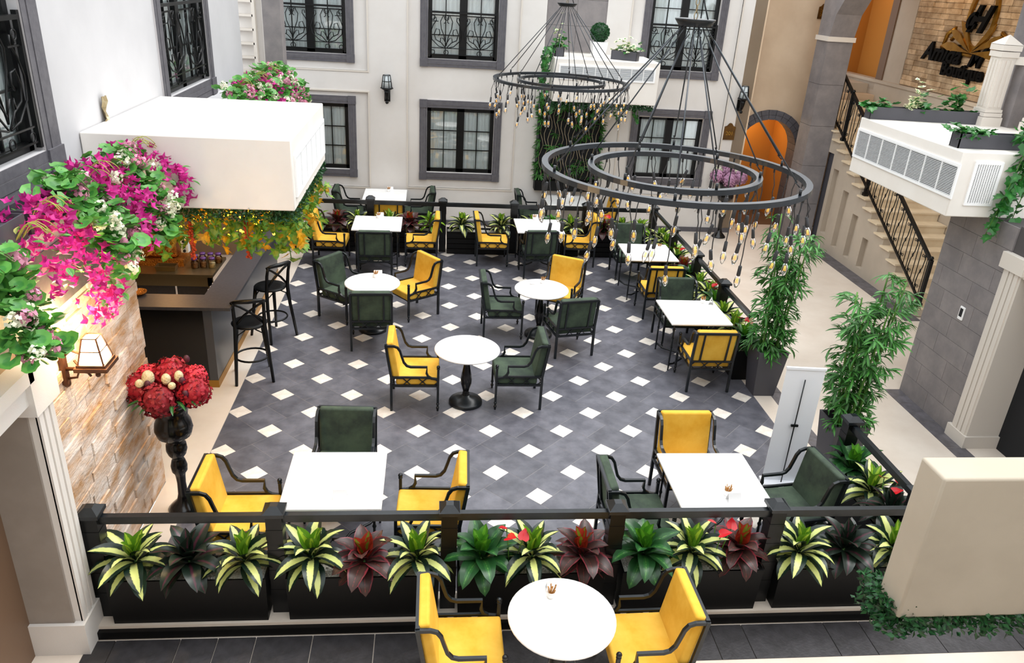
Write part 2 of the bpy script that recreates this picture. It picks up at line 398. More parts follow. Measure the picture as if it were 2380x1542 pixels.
def window(loc, rz, w, h, tw=.155, rows=3, guard=0, label='', bottom=True, top=True):
    WN[0] += 1; w2 = w/2; d = .09
    fr = MB(); f = .075
    for x0, x1 in ((-w2, -w2+f), (w2-f, w2), (-.075, .075)): fr.b2((x0, d-.03, 0), (x1, d+.03, h))
    for z0, z1 in ((0, f), (h-f, h)): fr.b2((-w2, d-.03, z0), (w2, d+.03, z1))
    o = fr.build('window_%d' % WN[0], 'black', None, loc, (0, 0, rz)); o['kind'] = 'structure'; o['label'] = label
    mu = MB()
    for s in (-1, 1):
        a, b = (.075, w2-f) if s > 0 else (-w2+f, -.075)
        mu.b2(((a+b)/2-.009, d-.014, f), ((a+b)/2+.009, d+.014, h-f))
        for k in range(1, rows): z = f+(h-2*f)*k/rows; mu.b2((a, d-.014, z-.009), (b, d+.014, z+.009))
        for i in range(2):
            for k in range(rows):
                x0 = a+(b-a)*i/2; x1 = a+(b-a)*(i+1)/2; z0 = f+(h-2*f)*k/rows; z1 = f+(h-2*f)*(k+1)/rows
                p = MB(); p.add([(x0, d, z0), (x1, d, z0), (x1, d, z1), (x0, d, z1)], [(0, 1, 2, 3)]); p.build('pane', 'pane', o)
        c = MB(); n = 36; vs = []
        for k in range(n+1):
            x = a-.06*(s < 0)+(b-a+.06)*k/n; y = d+.07+.018*math.sin(k*1.55+s)+.01*math.sin(k*.6)
            vs += [(x, y, .02), (x, y, h-.02)]
        c.add(vs, [(2*k, 2*k+2, 2*k+3, 2*k+1) for k in range(n)], True); c.build('curtain', 'curtain', o)
    mu.build('glazing_bars', 'black', o)
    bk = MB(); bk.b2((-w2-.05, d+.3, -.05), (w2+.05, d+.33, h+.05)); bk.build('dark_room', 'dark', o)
    # stone surround: corner blocks and fluted strips
    def strips(x0, x1, z0, z1, vert):
        n = 3
        for k in range(n):
            if vert: a, b = x0+(x1-x0)*k/n, x0+(x1-x0)*(k+1)/n; lo, hi = (a+.003, -.035-.006*(k == 1), z0), (b-.003, .2, z1)
            else: a, b = z0+(z1-z0)*k/n, z0+(z1-z0)*(k+1)/n; lo, hi = (x0, -.035-.006*(k == 1), a+.003), (x1, .2, b-.003)
            m = MB(); m.b2(lo, hi); m.build('surround_strip', 'trim', o)
        m = MB()
        m.b2((x0+.001, -.028, z0+.001), (x1-.001, .19, z1-.001)); m.build('surround_joint', 'trimline', o)
    strips(-w2-tw, -w2, 0, h, True); strips(w2, w2+tw, 0, h, True)
    if bottom: strips(-w2, w2, -tw, 0, False)
    if top: strips(-w2, w2, h, h+tw, False)
    for s in (-1, 1):
        for t in (0, 1):
            if (t == 0 and bottom) or (t == 1 and top):
                m = MB(); x = s*(w2+tw/2); z = h+tw/2 if t else -tw/2
                m.b2((x-tw/2, -.055, z-tw/2), (x+tw/2, .2, z+tw/2)); m.build('corner_block', 'trim', o)
    if guard: gm = guard_mesh(w-.06, guard); gm.build('guard_rail', 'black', o, (0, .0, .03))
    return o
wb = MB()
WX = [(-3.36, -2.0), (-.43, .93), (3.94, 5.32)]
grid_wall(wb, 'y', 7.95, .5, -5.3, 6.25, 0, 6.2, [(a, b, 1.11, 2.42) for a, b in WX]+[(a, b, 3.36, 4.95) for a, b in WX])
grid_wall(wb, 'y', 7.90, .05, -3.55, 6.25, 0, 6.2, [(-3.5, -1.6, .76, 2.66), (-3.5, -1.6, 3.07, 5.4), (-.81, 1.35, .79, 5.4), (3.55, 5.75, .8, 5.4), (1.86, 3.05, 3.6, 5.6)])
wback = struct('wall_back', wb, 'wall', 'pale stone back wall with recessed window panels')
for x0, x1, z0, z1 in ((-3.5, -1.6, .76, 2.66), (-3.5, -1.6, 3.07, 5.4), (-.81, 1.35, .79, 5.4), (3.55, 5.75, .8, 5.4)):
    m = MB(); t = .028
    m.b2((x0-t, 7.885, z0-t), (x1+t, 7.93, z0)); m.b2((x0-t, 7.885, z1), (x1+t, 7.93, z1+t)); m.b2((x0-t, 7.885, z0), (x0, 7.93, z1)); m.b2((x1, 7.885, z0), (x1+t, 7.93, z1)); m.build('panel_moulding', 'mould', wback)
for k in range(4):
    for i in range(2):
        m = MB(); m.b2((1.865+.593*i+.003, 7.93, 3.62+.48*k+.003), (1.865+.593*(i+1)-.003, 7.96, 3.62+.48*(k+1)-.003)); m.build('basalt_block', 'basalt', wback)
bb = MB(); bb.b2((-3, 7.88, 0), (6.27, 7.9, .1)); struct('baseboard_back', bb, 'trim')
nm = ['left', 'middle', 'right']
for k, (a, b) in enumerate(WX):
    window(((a+b)/2, 7.94, 1.11 if k < 2 else 1.16), 0, b-a, 1.31 if k < 2 else 1.28, label='%s lower courtyard window with black glazing bars and grey fluted surround' % nm[k])
for k, (a, b) in enumerate(WX):
    window(((a+b)/2, 7.94, 3.36), 0, b-a, 1.59, rows=4, guard=.84, label='%s upper courtyard window behind a scrolled iron guard' % nm[k])
# ---- left side
wl = MB(); grid_wall(wl, 'x', -3.75, .3, -8, 5.6, 3.0, 6.2, [(-3.3, -1.6, 3.4, 5.2), (1.68, 3.5, 3.36, 5.2)])
wl.b2((-3.75, -3.3, 3.0), (-3.46, -1.6, 3.1))
wall_left = struct('wall_left', wl, 'white', 'white rendered upper left wall')
window((-3.46, -2.45, 3.4), PI/2, 1.7, 1.8, tw=.27, rows=4, guard=1.0, label='near left window with thick grey surround and iron guard', top=False)
window((-3.46, 2.59, 3.36), PI/2, 1.82, 1.84, tw=.22, rows=4, guard=1.0, label='far left window with grey surround and iron guard above the white box', top=False)
ld = MB(); ld.b2((-3.75, -8, 2.56), (-2.965, -1.38, 3.13)); ld.b2((-5.3, -1.38, 2.72), (-3.06, 5.6, 3.13)); struct('trim_2', ld, 'white')
fa = MB(); fa.b2((-2.975, -8, 2.55), (-2.955, -1.37, 3.0)); fa.b2((-3.4, -1.385, 2.55), (-2.955, -1.365, 3.0)); struct('trim_3', fa, 'trim')
sw = MB(); sw.b2((-5.3, -3.5, -.1), (-3.03, -1.41, 2.56)); sw.b2((-5.3, -8, 2.4), (-3.03, -3.5, 2.56)); sw.b2((-5.2, 5.6, 0), (-3.2, 5.75, 3.2)); sw.b2((-4.4, -9.5, -.1), (-4.3, -3.5, 2.4))
bk = MB(); bk.b2((-5.3, -1.41, 0), (-5.2, 7.95, 2.72)); bk.b2((-5.2, -1.41, 0), (-3.05, -1.40, 2.56)); struct('wall_left', bk, 'barback'); stonewall = struct('wall_left', sw, 'mortar', 'split-faced travertine wall at lower left')
cube = MB(); cube.box((0, 0, 0), (1, 1, 1)); cube = bevel(cube, .018, 1).mesh('stone', 'trav')
z = 0
while z < 2.54:
    hh = min(random.choice((.085, .1, .115)), 2.55-z)
    if 2.55-z-hh < .05: hh = 2.55-z
    y = -3.27
    while y < -1.40:
        L = random.uniform(.22, .55)
        if -1.385-(y+L) < .14: L = -1.385-y
        dp = random.uniform(0, .026)
        inst('stone', cube, stonewall, (-3.02+dp/2, y+L/2, z+hh/2), None, (.06+dp, L-.005, hh-.004)); y += L
    z += hh
# near-left door frame
pl = MB()
pl.b2((-2.99, -3.50, -.1), (-2.93, -3.26, 2.08)); pl.b2((-3.31, -3.55, -.1), (-2.90, -3.24, .2)); pl.b2((-3.31, -3.56, 2.05), (-2.89, -3.22, 2.38))
for k in range(3): pl.b2((-2.94, -3.50+.08*k, .2), (-2.915, -3.445+.08*k, 2.05))
pl.b2((-3.31, -6, 2.14), (-2.93, -3.5, 2.36)); pl.b2((-3.31, -6, 2.3), (-2.89, -3.5, 2.40)); 
dr = struct('door_1', pl, 'wall', 'pale fluted door frame at the near left')
m = MB(); m.b2((-3.31, -3.52, .2), (-2.985, -3.27, 2.06)); m.build('door_jamb', 'jamb', dr); m = MB(); m.b2((-3.36, -6, -.1), (-3.31, -3.52, 2.2)); m.build('doorway_panel', 'taupe', dr)
# pillar at far end of left ledge
pc = MB(); pc.b2((-3.2, 6.2, 3.13), (-2.9, 6.55, 6.2)); pc.b2((-3.25, 6.15, 0), (-2.86, 6.6, 3.13)); pil = struct('trim_4', pc, 'basalt', 'grey stone pillar at the end of the left ledge')
sh = MB(); sh.b2((-3.72, 7.8, 2.9), (-3.66, 7.95, 6)); 
for k in range(12): sh.b2((-4.1, 7.8, 2.95+.25*k), (-3.7, 7.95, 2.99+.25*k))
struct('trim_5', sh, 'mould', 'pale slatted recess beyond the left wall')
# ---- right rear pier and arch wall
pr = MB(); pr.b2((6.0, 7.9, 0), (6.28, 8.65, 6.2)); struct('wall_back', pr, 'warm')
aw = MB(); R1 = .68; cx, cz = 7.06, 1.72
pts = [(cx+R1*math.cos(PI*k/16), cz+R1*math.sin(PI*k/16)) for k in range(17)]
aw.b2((6.25, 8.6, 0), (cx-R1, 8.95, 6.2)); aw.b2((cx+R1, 8.6, 0), (10.5, 8.95, 3.0)); aw.b2((cx+R1, 8.6, 3.0), (8.0, 8.95, 6.2))
for k in range(16):
    (x0, z0), (x1, z1) = pts[k], pts[k+1]
    aw.add([(x0, 8.6, z0), (x0, 8.95, z0), (x1, 8.95, z1), (x1, 8.6, z1), (x0, 8.6, 6.2), (x0, 8.95, 6.2), (x1, 8.95, 6.2), (x1, 8.6, 6.2)], [(0, 3, 2, 1), (0, 4, 7, 3), (1, 2, 6, 5), (4, 5, 6, 7)])
arch = struct('wall_right', aw, 'warm', 'warm stone wall with an arched opening')
for k in range(15):
    a0, a1 = PI*k/15, PI*(k+1)/15; Ro = .87; mb = MB()
    for q0, q1 in ((.665, .765), (.77, .87)):
        mb = MB(); vs = []
        for yy in (8.55, 8.97):
            for a, rr in ((a0+.006, q0), (a1-.006, q0), (a1-.006, q1), (a0+.006, q1)): vs.append((cx+rr*math.cos(a), yy, cz+rr*math.sin(a)))
        mb.add(vs, [(3, 2, 1, 0), (4, 5, 6, 7), (0, 1, 5, 4), (1, 2, 6, 5), (2, 3, 7, 6), (3, 0, 4, 7)]); mb.build('arch_block', 'trim', arch)
for s in (-1, 1):
    for k in range(4):
        for q0, q1 in ((.665, .765), (.77, .87)):
            mb = MB(); mb.b2((cx+s*q0, 8.55, .43*k+.003), (cx+s*q1, 8.97, .43*(k+1)-.003)); mb.build('arch_block', 'trim', arch)
ow = MB(); ow.b2((6.2, 9.9, 0), (8.2, 10, 3)); ow.b2((6.1, 8.95, 0), (6.2, 10, 3)); ow.b2((7.75, 8.95, 0), (7.85, 10, 3)); ow.b2((6.1, 8.95, 2.6), (7.85, 10, 2.7)); struct('wall_right', ow, 'orange', 'orange passage behind the arch')
tf = MB(); tf.b2((6.1, 8.6, -.1), (9.3, 10, .005)); struct('floor', tf, 'taupe')
point('passage_lamp', (6.9, 9.3, 2.2), 13, (1, .7, .34))
# ---- tall grey column, arcade above the stair
cl = MB(); cl.b2((7.44, 7.46, 0), (7.94, 7.94, 4.1)); col = struct('wall_right', cl, 'joint', 'tall grey stone column beside the stair')
for k in range(5):
    m = MB(); m.b2((7.43, 7.45, .82*k+.003), (7.95, 7.95, .82*(k+1)-.003)); m.build('column_block', 'basalt', col)
m = MB(); m.b2((7.40, 7.42, 4.1), (7.98, 7.98, 4.19)); m.build('capital', 'mould', col)
ar = MB(); n = 14; A = 4.2; Hh = 1.85
P = [(7.45-A+A*math.cos(PI*k/n), 4.19+Hh*math.sin(PI*k/n)) for k in range(n+1)]
for k in range(n):
    (y0, z0), (y1, z1) = P[k], P[k+1]
    ar.add([(7.43, y0, z0), (7.95, y0, z0), (7.95, y1, z1), (7.43, y1, z1), (7.43, y0, 6.2), (7.95, y0, 6.2), (7.95, y1, 6.2), (7.43, y1, 6.2)], [(0, 1, 2, 3), (0, 3, 7, 4), (1, 5, 6, 2), (4, 7, 6, 5)])
ar.b2((7.43, 7.45, 4.19), (7.95, 7.95, 6.2)); struct('wall_right', ar, 'basalt', 'grey stone arch springing from the column')
c2 = MB(); c2.b2((8.22, 2.9, 3.3), (8.7, 3.3, 6.2)); struct('wall_right', c2, 'basalt')
rf = MB(); rf.b2((7.43, -.5, 6.2), (11, 10.3, 6.35)); struct('ceiling', rf, 'warm')
# stair wall with niches
sw2 = MB()
def sy(y): return max(.0, .16+.16*math.floor((y-3.28)/.29+1e-6)) if y >= 3.28 else 0
ni = [(7.2, 7.52, .0, 1.95), (6.85, 7.08, .33, 1.68), (6.285, 6.515, .2, 1.37), (5.745, 5.97, .17, 1.04), (5.2, 5.42, .14, .73)]
ys = [3.28+.29*k for k in range(15)]+[7.46]
E0 = sorted(set(ys+[a for q in ni for a in q[:2] if a <= 7.46]))
E0 = [e for e in E0 if e <= 7.9]
for a, b in zip(E0[:-1], E0[1:]):
    if b-a < .001: continue
    top = sy((a+b)/2)-.03; mid = (a+b)/2
    q = [t for t in ni if t[0] < mid < t[1]]
    if q:
        if q[0][2] > 0: sw2.b2((7.95, a, 0), (8.06, b, q[0][2]))
        sw2.b2((7.95, a, q[0][3]), (8.06, b, top))
    else: sw2.b2((7.95, a, 0), (8.06, b, top))
    sw2.b2((8.06, a, 0), (8.1, b, top))
swo = struct('wall_right', sw2, 'warm2', 'stair side wall with tall recessed slots')
dp = MB(); dp.b2((8.0, 7.2, 0), (8.04, 7.5, 1.95)); dp.build('dark_door', 'dgrey', swo)
sm = None
stair = thing('staircase', 'cream marble staircase climbing along the right wall', 'stairs', (7.93, 3.28, 0))
for k in range(18):
    m = MB(); m.b2((.17, .29*k, .16*k-.002 if k else 0), (1.36, .29*k+.31, .16*(k+1)-.03)); m.build('riser_block', 'step', stair)
    m = MB(); m.b2((-.03, .29*k-.025, .16*(k+1)-.03), (1.36, .29*k+.30, .16*(k+1))); m.build('tread', 'step', stair)
# landing and sign wall
lw = MB(); lw.b2((9.3, -.6, 0), (9.5, 10.3, 3.30)); lw.b2((9.27, -.6, 3.26), (9.5, 10.3, 3.32)); lw.b2((9.36, 7.86, 3.32), (9.6, 8.55, 6.2)); lw.b2((7.95, 8.95, 3.0), (9.4, 10.3, 3.2)); struct('wall_right', lw, 'warm2', 'plain warm wall with a sill beside the stair')
on = MB(); on.b2((9.7, 8.4, 3.2), (9.8, 11, 6.2)); on.b2((8, 10.3, 3.2), (9.8, 10.4, 6.2)); on.b2((9.3, 8.7, 3.1), (9.8, 10.4, 3.24)); struct('wall_right', on, 'orange', 'orange alcove at the top of the stair')
dj = MB(); dj.b2((9.33, 8.53, 3.3), (9.75, 8.78, 6.2)); struct('trim_6', dj, 'taupe')
sg = MB(); sg.b2((9.4, -.6, 3.3), (9.6, 7.86, 6.2)); signwall = struct('wall_right', sg, 'mortar', 'travertine brick wall carrying the sign')
cb = MB(); cb.box((0, 0, 0), (1, 1, 1)); cb = bevel(cb, .04, 1).mesh('brick', 'travb')
z = 3.33; cnt = 0
while z < 5.3:
    y = 7.84
    while y > 4.2:
        L = random.uniform(.18, .5); dp = random.uniform(0, .02)
        if z < 5.1 or y > 4.6:
            inst('brick', cb, signwall, (9.39-dp/2, y-L/2, z+.05), None, (.04+dp, L-.005, .095)); cnt += 1
        y -= L
    z += .1
point('sign_lamp', (8.7, 6.2, 5.6), 15, (1, .72, .42), .3); point('stair_lamp', (8.5, 4.6, 3.9), 12, (1, .78, .5), .3); point('alcove_lamp', (9.2, 9.4, 5.3), 3.5, (1, .62, .28), .2)
# ---- right front: grey block wall, pilaster, dark doorway
rw = MB(); rw.b2((6.2, -.5, 0), (7.4, .66, 2.68)); rw.b2((6.62, -3.4, 0), (7.4, -.5, 2.7)); rw.b2((6.2, -3.4, 2.36), (6.7, -.5, 2.7)); bw = struct('wall_right', rw, 'joint', 'grey basalt block wall under the right box')
for k in range(10):
    y = -.5; off = (.0, .32, .16, .45)[k % 4]; first = True
    while y < .665:
        L = .6-off if first and off else .6; first = False; e = min(y+L, .67)
        m = MB(); m.b2((6.18, y+.002, .268*k+.002), (6.3, e-.002, min(.268*(k+1), 2.68)-.002)); m.build('basalt_block', 'basalt', bw); y = e
rp = MB(); rp.b2((6.16, -.79, 0), (6.58, -.5, 2.25)); rp.b2((6.13, -.82, 0), (6.6, -.46, .16)); rp.b2((6.12, -.83, 2.22), (6.62, -.45, 2.4))
for k in range(3): rp.b2((6.145, -.76+.08*k, .16), (6.165, -.70+.08*k, 2.22))
rp.b2((6.15, -3.4, 2.2), (6.58, -.8, 2.38)); d2 = struct('door_2', rp, 'mould', 'pale fluted door frame at the right')
m = MB(); m.b2((6.58, -3.4, 0), (6.63, -.79, 2.25)); m.build('dark_door', 'dark', d2)
# ---- the gallery side behind the viewpoint and the remaining right wall
gl_ = MB(); gl_.b2((-5.3, -9.5, 3.2), (7.2, -7.55, 3.4)); struct('floor', gl_, 'beige', 'gallery floor slab under the viewpoint'); gw = MB(); gw.b2((-5.3, -9.7, -.1), (7.4, -9.5, 6.2)); gw.b2((7.2, -9.5, -.1), (7.4, -3.4, 6.2)); struct('wall_front', gw, 'wall', 'plain courtyard wall on the gallery side')
# =================================================================== FURNITURE
def chair_proto(color, name):
    mc = color; t = thing('armchair', 'x', 'armchair')
    W2 = .28; rb, ft = -.28, .28
    sc_ = MB(); sc_.box((0, 0, 0), (.53, .52, .115)); bevel(sc_, .022, 3).build('seat_cushion', mc, t, (0, .035, .405))
    bc = MB(); bc.box((0, 0, 0), (.53, .085, .475)); bevel(bc, .022, 3).build('back_cushion', mc, t, (0, -.262, .672), (math.radians(9), 0, 0))
    for s in (-1, 1):
        m = MB(); m.bar([(s*W2, rb, 0), (s*W2, rb, .46), (s*W2, rb-.062, .885)], .03); m.build('leg', 'iron', t)
        m = MB(); m.bar([(s*W2, ft, .10), (s*W2, ft, .57)], .028); m.lathe([(.012, 0), (.014, .03), (.02, .035), (.02, .05), (.012, .055), (.013, .08), (.021, .09), (.016, .11)], 8, (s*W2, ft, 0))
        l = m.build('leg', 'iron', t)
        m = MB(); m.lathe([(.016, 0), (.022, .008), (.016, .016)], 8); m.ball((0, 0, .034), .023, 10); m.build('finial', 'iron', l, (s*W2, ft, .565))
        m = MB(); m.bar([(s*W2, rb-.06, .872), (s*W2, rb+.03, .872), (s*W2, rb+.075, .855), (s*W2, rb+.105, .81), (s*W2, rb+.125, .74), (s*W2, rb+.15, .66), (s*W2, rb+.185, .615), (s*W2, rb+.23, .6), (s*W2, .145, .6), (s*W2, .14, .52), (s*W2, .16, .475), (s*W2, .20, .448), (s*W2, ft, .435)], .026); m.build('armrest', 'iron', t)
        m = MB(); m.bar([(s*W2, rb, .46), (s*W2, .17, .46)], .022)
        L = .56; z0, z1 = .355, .45; zm = (z0+z1)/2
        for q in range(3):
            a = rb+L*q/3; b = a+L/3; c = (a+b)/2; e = .045
            m.bar([(s*W2, a, zm), (s*W2, c-e, z1-.005), (s*W2, c+e, z1-.005), (s*W2, b, zm)], .011); m.bar([(s*W2, a, zm), (s*W2, c-e, z0), (s*W2, c+e, z0), (s*W2, b, zm)], .011)
        m.build('side_lattice', 'iron', t)
        m = MB(); m.bar([(s*.17, rb-.005, .46), (s*.17, rb-.058, .87)], .022); m.build('back_slat', 'iron', t)
    m = MB(); m.bar([(-W2, rb-.06, .88), (W2, rb-.06, .88)], .03); m.bar([(-W2, rb, .455), (W2, rb, .455)], .024); m.build('back_frame', 'iron', t)
    m = MB()
    for q in range(3):
        a = -W2+2*W2*q/3; b = a+2*W2/3; c = (a+b)/2; zm = .4025
        m.bar([(a, rb, zm), (c-.045, rb, .445), (c+.045, rb, .445), (b, rb, zm)], .011); m.bar([(a, rb, zm), (c-.045, rb, .355), (c+.045, rb, .355), (b, rb, zm)], .011)
    m.build('back_lattice', 'iron', t)
    m = MB(); m.bar([(-W2, rb, .345), (W2, rb, .345)], .026); m.bar([(-W2, ft-.01, .345), (W2, ft-.01, .345)], .026)
    for s in (-1, 1): m.bar([(s*W2, rb, .345), (s*W2, ft, .345)], .026)
    m.build('seat_frame', 'iron', t)
    return t
CH = [
 ('y', -1.93, -2.52, -90, 'yellow velvet armchair at the left of the front left square table'),
 ('g', -1.13, -1.74, 178, 'dark green velvet armchair at the far side of the front left square table'),
 ('y', -.29, -2.46, 88, 'yellow velvet armchair at the right of the front left square table'),
 ('g', 1.61, -2.55, -90, 'dark green velvet armchair at the left of the front right square table'),
 ('y', 2.35, -1.79, 180, 'yellow velvet armchair at the far side of the front right square table'),
 ('g', 3.14, -2.46, 98, 'green velvet armchair right of the front right table, beside the white banner stand'),
 ('y', -.48, .32, -90, 'yellow velvet armchair left of the round table in the middle of the tiles'),
 ('g', .79, .36, 90, 'dark green armchair right of the round table in the middle of the tiles'),
 ('g', -1.13, 1.97, 3, 'green armchair seen from behind at the near side of the left round table'),
 ('g', -1.61, 2.95, -126, 'green armchair left of the left round table, its back to the bar counter'),
 ('y', -.58, 3.09, 127, 'yellow armchair right of the left round table, angled inwards'),
 ('g', .76, 2.42, -90, 'green armchair left of the right round table, seen side on'),
 ('y', 1.73, 3.05, 152, 'yellow armchair behind the right round table, facing the camera'),
 ('g', 1.68, 1.84, 12, 'green armchair with its back turned, near side of the right round table'),
 ('y', -2.11, 5.42, -92, 'yellow armchair left of the rear left square table beside the vine'),
 ('g', -1.27, 4.71, 2, 'green armchair seen from behind at the rear left square table'),
 ('y', -.49, 5.5, 90, 'yellow armchair right of the rear left square table'),
 ('y', .81, 5.58, -90, 'yellow armchair left of the rear middle square table'),
 ('g', 1.60, 4.98, 4, 'green armchair seen from behind at the rear middle square table'),
 ('y', 2.47, 5.68, 86, 'yellow armchair right of the rear middle square table, under the chandelier bulbs'),
 ('g', -1.92, 7.25, -90, 'green armchair left of the table against the back wall, left one of two tables'),
 ('g', -.59, 7.35, 92, 'green armchair right of the left table against the back wall'),
 ('y', -1.14, 6.6, 2, 'yellow armchair behind the back fence post, with its back to the fence'),
 ('g', 1.75, 7.4, -90, 'green armchair left of the right table against the back wall'),
 ('y', 3.17, 7.3, 92, 'yellow armchair right of the right table against the back wall'),
 ('g', 3.30, 5.0, 180, 'green armchair at the far side of the rear right square table'),
 ('y', 3.38, 3.25, 0, 'yellow armchair seen from behind at the near side of the rear right square table'),
 ('g', 3.40, 2.18, 180, 'green armchair at the far side of the right square table by the fence'),
 ('y', 3.38, .84, 0, 'yellow armchair seen from behind, nearest the potted bamboo by the fence'),
 ('y', -.02, -3.97, -90, 'yellow armchair left of the round table in front of the planters'),
 ('y', 1.36, -3.97, 91, 'yellow armchair right of the round table in front of the planters'),
]
PR = {}
for k, (c, x, y, a, lb) in enumerate(CH):
    zz = -.1 if y < -3.4 else 0
    if c not in PR: PR[c] = chair_proto('yellow' if c == 'y' else 'green', c); o = PR[c]
    else: o = dup(PR[c])
    o.location = (x, y, zz); o.rotation_euler = (0, 0, math.radians(a)); o['label'] = lb; o['group'] = 'velvet armchairs of the courtyard cafe'
# ---- tables
def sq_proto():
    t = thing('square_table', 'x', 'table'); m = MB(); m.box((0, 0, 0), (.86, .86, .028)); bevel(m, .008, 2).build('tabletop', 'marble', t, (0, 0, .741))
    m = MB()
    for s in (-1, 1): m.bar([(-.37, s*.36, .71), (.37, s*.36, .71)], .03); m.bar([(s*.37, -.36, .71), (s*.37, .36, .71)], .03)
    m.build('apron', 'iron', t)
    for sx in (-1, 1):
        for s in (-1, 1):
            m = MB(); m.lathe([(.011, 0), (.013, .1), (.012, .34), (.019, .36), (.012, .38), (.012, .48), (.02, .5), (.012, .52), (.014, .6), (.022, .63), (.014, .65), (.013, .71)], 8, (sx*.36, s*.34, 0)); m.build('leg', 'iron', t)
        m = MB(); m.tube([(sx*.36, s*.34, .1) for s in (-1,)]+[(sx*.27, -.25, .06), (sx*.1, -.1, .07), (sx*.06, 0, .08), (sx*.1, .1, .07), (sx*.27, .25, .06), (sx*.36, .34, .1)], .014, 6); m.build('stretcher', 'iron', t)
    m = MB(); m.tube([(-.06, 0, .08), (.06, 0, .08)], .014, 6); m.build('stretcher', 'iron', t)
    return t
SQ = [(-1.12, -2.44, 'white square table at front left with only a faint napkin holder on it'), (2.34, -2.47, 'white square table at front right beside the banner stand'), (-1.27, 5.37, 'white square table in front of the back planters, left one'), (1.66, 5.48, 'white square table in front of the back planters, middle one'),
      (3.38, 4.12, 'white square table at the right fence, farther one'), (3.38, 1.52, 'white square table at the right fence, nearer one'), (-1.25, 7.36, 'white square table against the back wall, left of two'), (2.46, 7.42, 'white square table against the back wall, right of two')]
sq = sq_proto()
for k, (x, y, lb) in enumerate(SQ):
    o = sq if k == 0 else dup(sq)
    o.location = (x, y, 0); o['label'] = lb; o['group'] = 'white square cafe tables'
def rd_proto():
    t = thing('round_table', 'x', 'table'); m = MB(); m.lathe([(.375, 0), (.39, .006), (.40, .016), (.40, .026), (.392, .032), (.385, .036), (1e-4, .036)], 48); m.build('tabletop', 'marble', t, (0, 0, .72))
    m = MB(); m.lathe([(.21, 0), (.21, .03), (.2, .045), (.12, .075), (.06, .1), (.045, .12)], 28); m.build('base', 'iron', t)
    m = MB(); m.lathe([(.045, 0), (.05, .01), (.04, .02), (.045, .035), (.036, .045), (.04, .07), (.066, .16), (.07, .22), (.06, .3), (.042, .4), (.03, .5), (.036, .54), (.05, .58), (.16, .6), (.16, .61)], 16); m.build('pedestal', 'gloss', t, (0, 0, .11))
    return t
rd = rd_proto()
for k, (x, y, zz, lb) in enumerate([(.15, .25, 0, 'bare white round table in the middle of the tiled floor'), (-1.15, 2.42, 0, 'white round table nearer the bar, set with a card and a cup'), (1.32, 2.31, 0, 'white round table with a cup but no card, right of the centre'), (.69, -4.02, -.1, 'white round table in front of the planters at the bottom edge')]):
    o = rd if k == 0 else dup(rd)
    o.location = (x, y, zz); o['label'] = lb; o['group'] = 'white round pedestal tables'
# ---- sugar cups and cards
def cup_proto():
    t = thing('sugar_cup', 'x', 'cup'); m = MB(); m.lathe([(.026, 0), (.03, .004), (.037, .06), (.035, .06), (.028, .01), (1e-4, .008)], 14); m.build('cup', 'white3', t)
    for k in range(9):
        a = k*2.4; r = .02*math.sqrt((k+.5)/9); m = MB(); m.box((0, 0, .045), (.011, .005, .085))
        m.build('sugar_stick', 'sugar', t, (math.cos(a)*r, math.sin(a)*r, .012), (math.sin(a)*-.3, math.cos(a)*.3, a))
    return t
def card_proto():
    m = MB(); m.add([(-.06, -.035, 0), (.06, -.035, 0), (.06, 0, .085), (-.06, 0, .085), (.06, .035, 0), (-.06, .035, 0), (-.058, -.033, 0), (.058, -.033, 0), (.058, 0, .082), (-.058, 0, .082), (.058, .033, 0), (-.058, .033, 0)], [(0, 1, 2, 3), (3, 2, 4, 5), (9, 8, 7, 6), (11, 10, 8, 9)])
    return m.mesh('table_card', 'white2')
cp = None; cd = card_proto()
TB = [(2.38, -2.72, .755, 1, 'on the front right square table'), (-1.12, 2.62, .756, 1, 'on the round table nearer the bar'), (1.36, 2.52, .756, 0, 'on the round table right of the centre'), (-1.28, 5.68, .755, 1, 'on the rear left square table'), (1.62, 5.86, .755, 1, 'on the rear middle square table'),
      (3.62, 1.86, .755, 1, 'on the nearer square table by the right fence'), (-1.2, 7.58, .755, 1, 'on the left table against the back wall'), (2.5, 7.62, .755, 1, 'on the right table against the back wall'), (.63, -3.83, .656, 1, 'on the round table in front of the planters'), (3.62, 4.3, .755, 0, 'on the farther square table by the right fence')]
for x, y, z, cc, w in TB:
    if cp is None: cp = cup_proto(); o = cp
    else: o = dup(cp)
    o.location = (x, y, z); o['label'] = 'small white cup of brown sugar sticks '+w; o['group'] = 'sugar cups on the tables'
    if cc:
        k = inst('table_card', cd, None, (x+.035, y+.075, z), (0, 0, .08)); 
        if w.startswith('on the front right') : k.location = (x+.03, y-.085, z)
        if 'nearer square table by' in w: k.location = (x+.12, y-.02, z); k.rotation_euler = (0, 0, 1.2)
        tag(k, 'white folded card beside the sugar cup '+w, 'card', 'white cards on the tables')
k = inst('napkin_holder', cd, None, (-1.05, -2.72, .755), (0, 0, .02)); tag(k, 'white folded card alone on the front left square table', 'card')
m = MB(); m.lathe([(.03, 0), (.04, .006), (.042, .014), (.036, .012), (1e-4, .006)], 14); tag(m.build('ash_dish', 'white3', None, (1.2, 2.48, .756)), 'tiny white dish beside the cup on the right round table', 'dish')
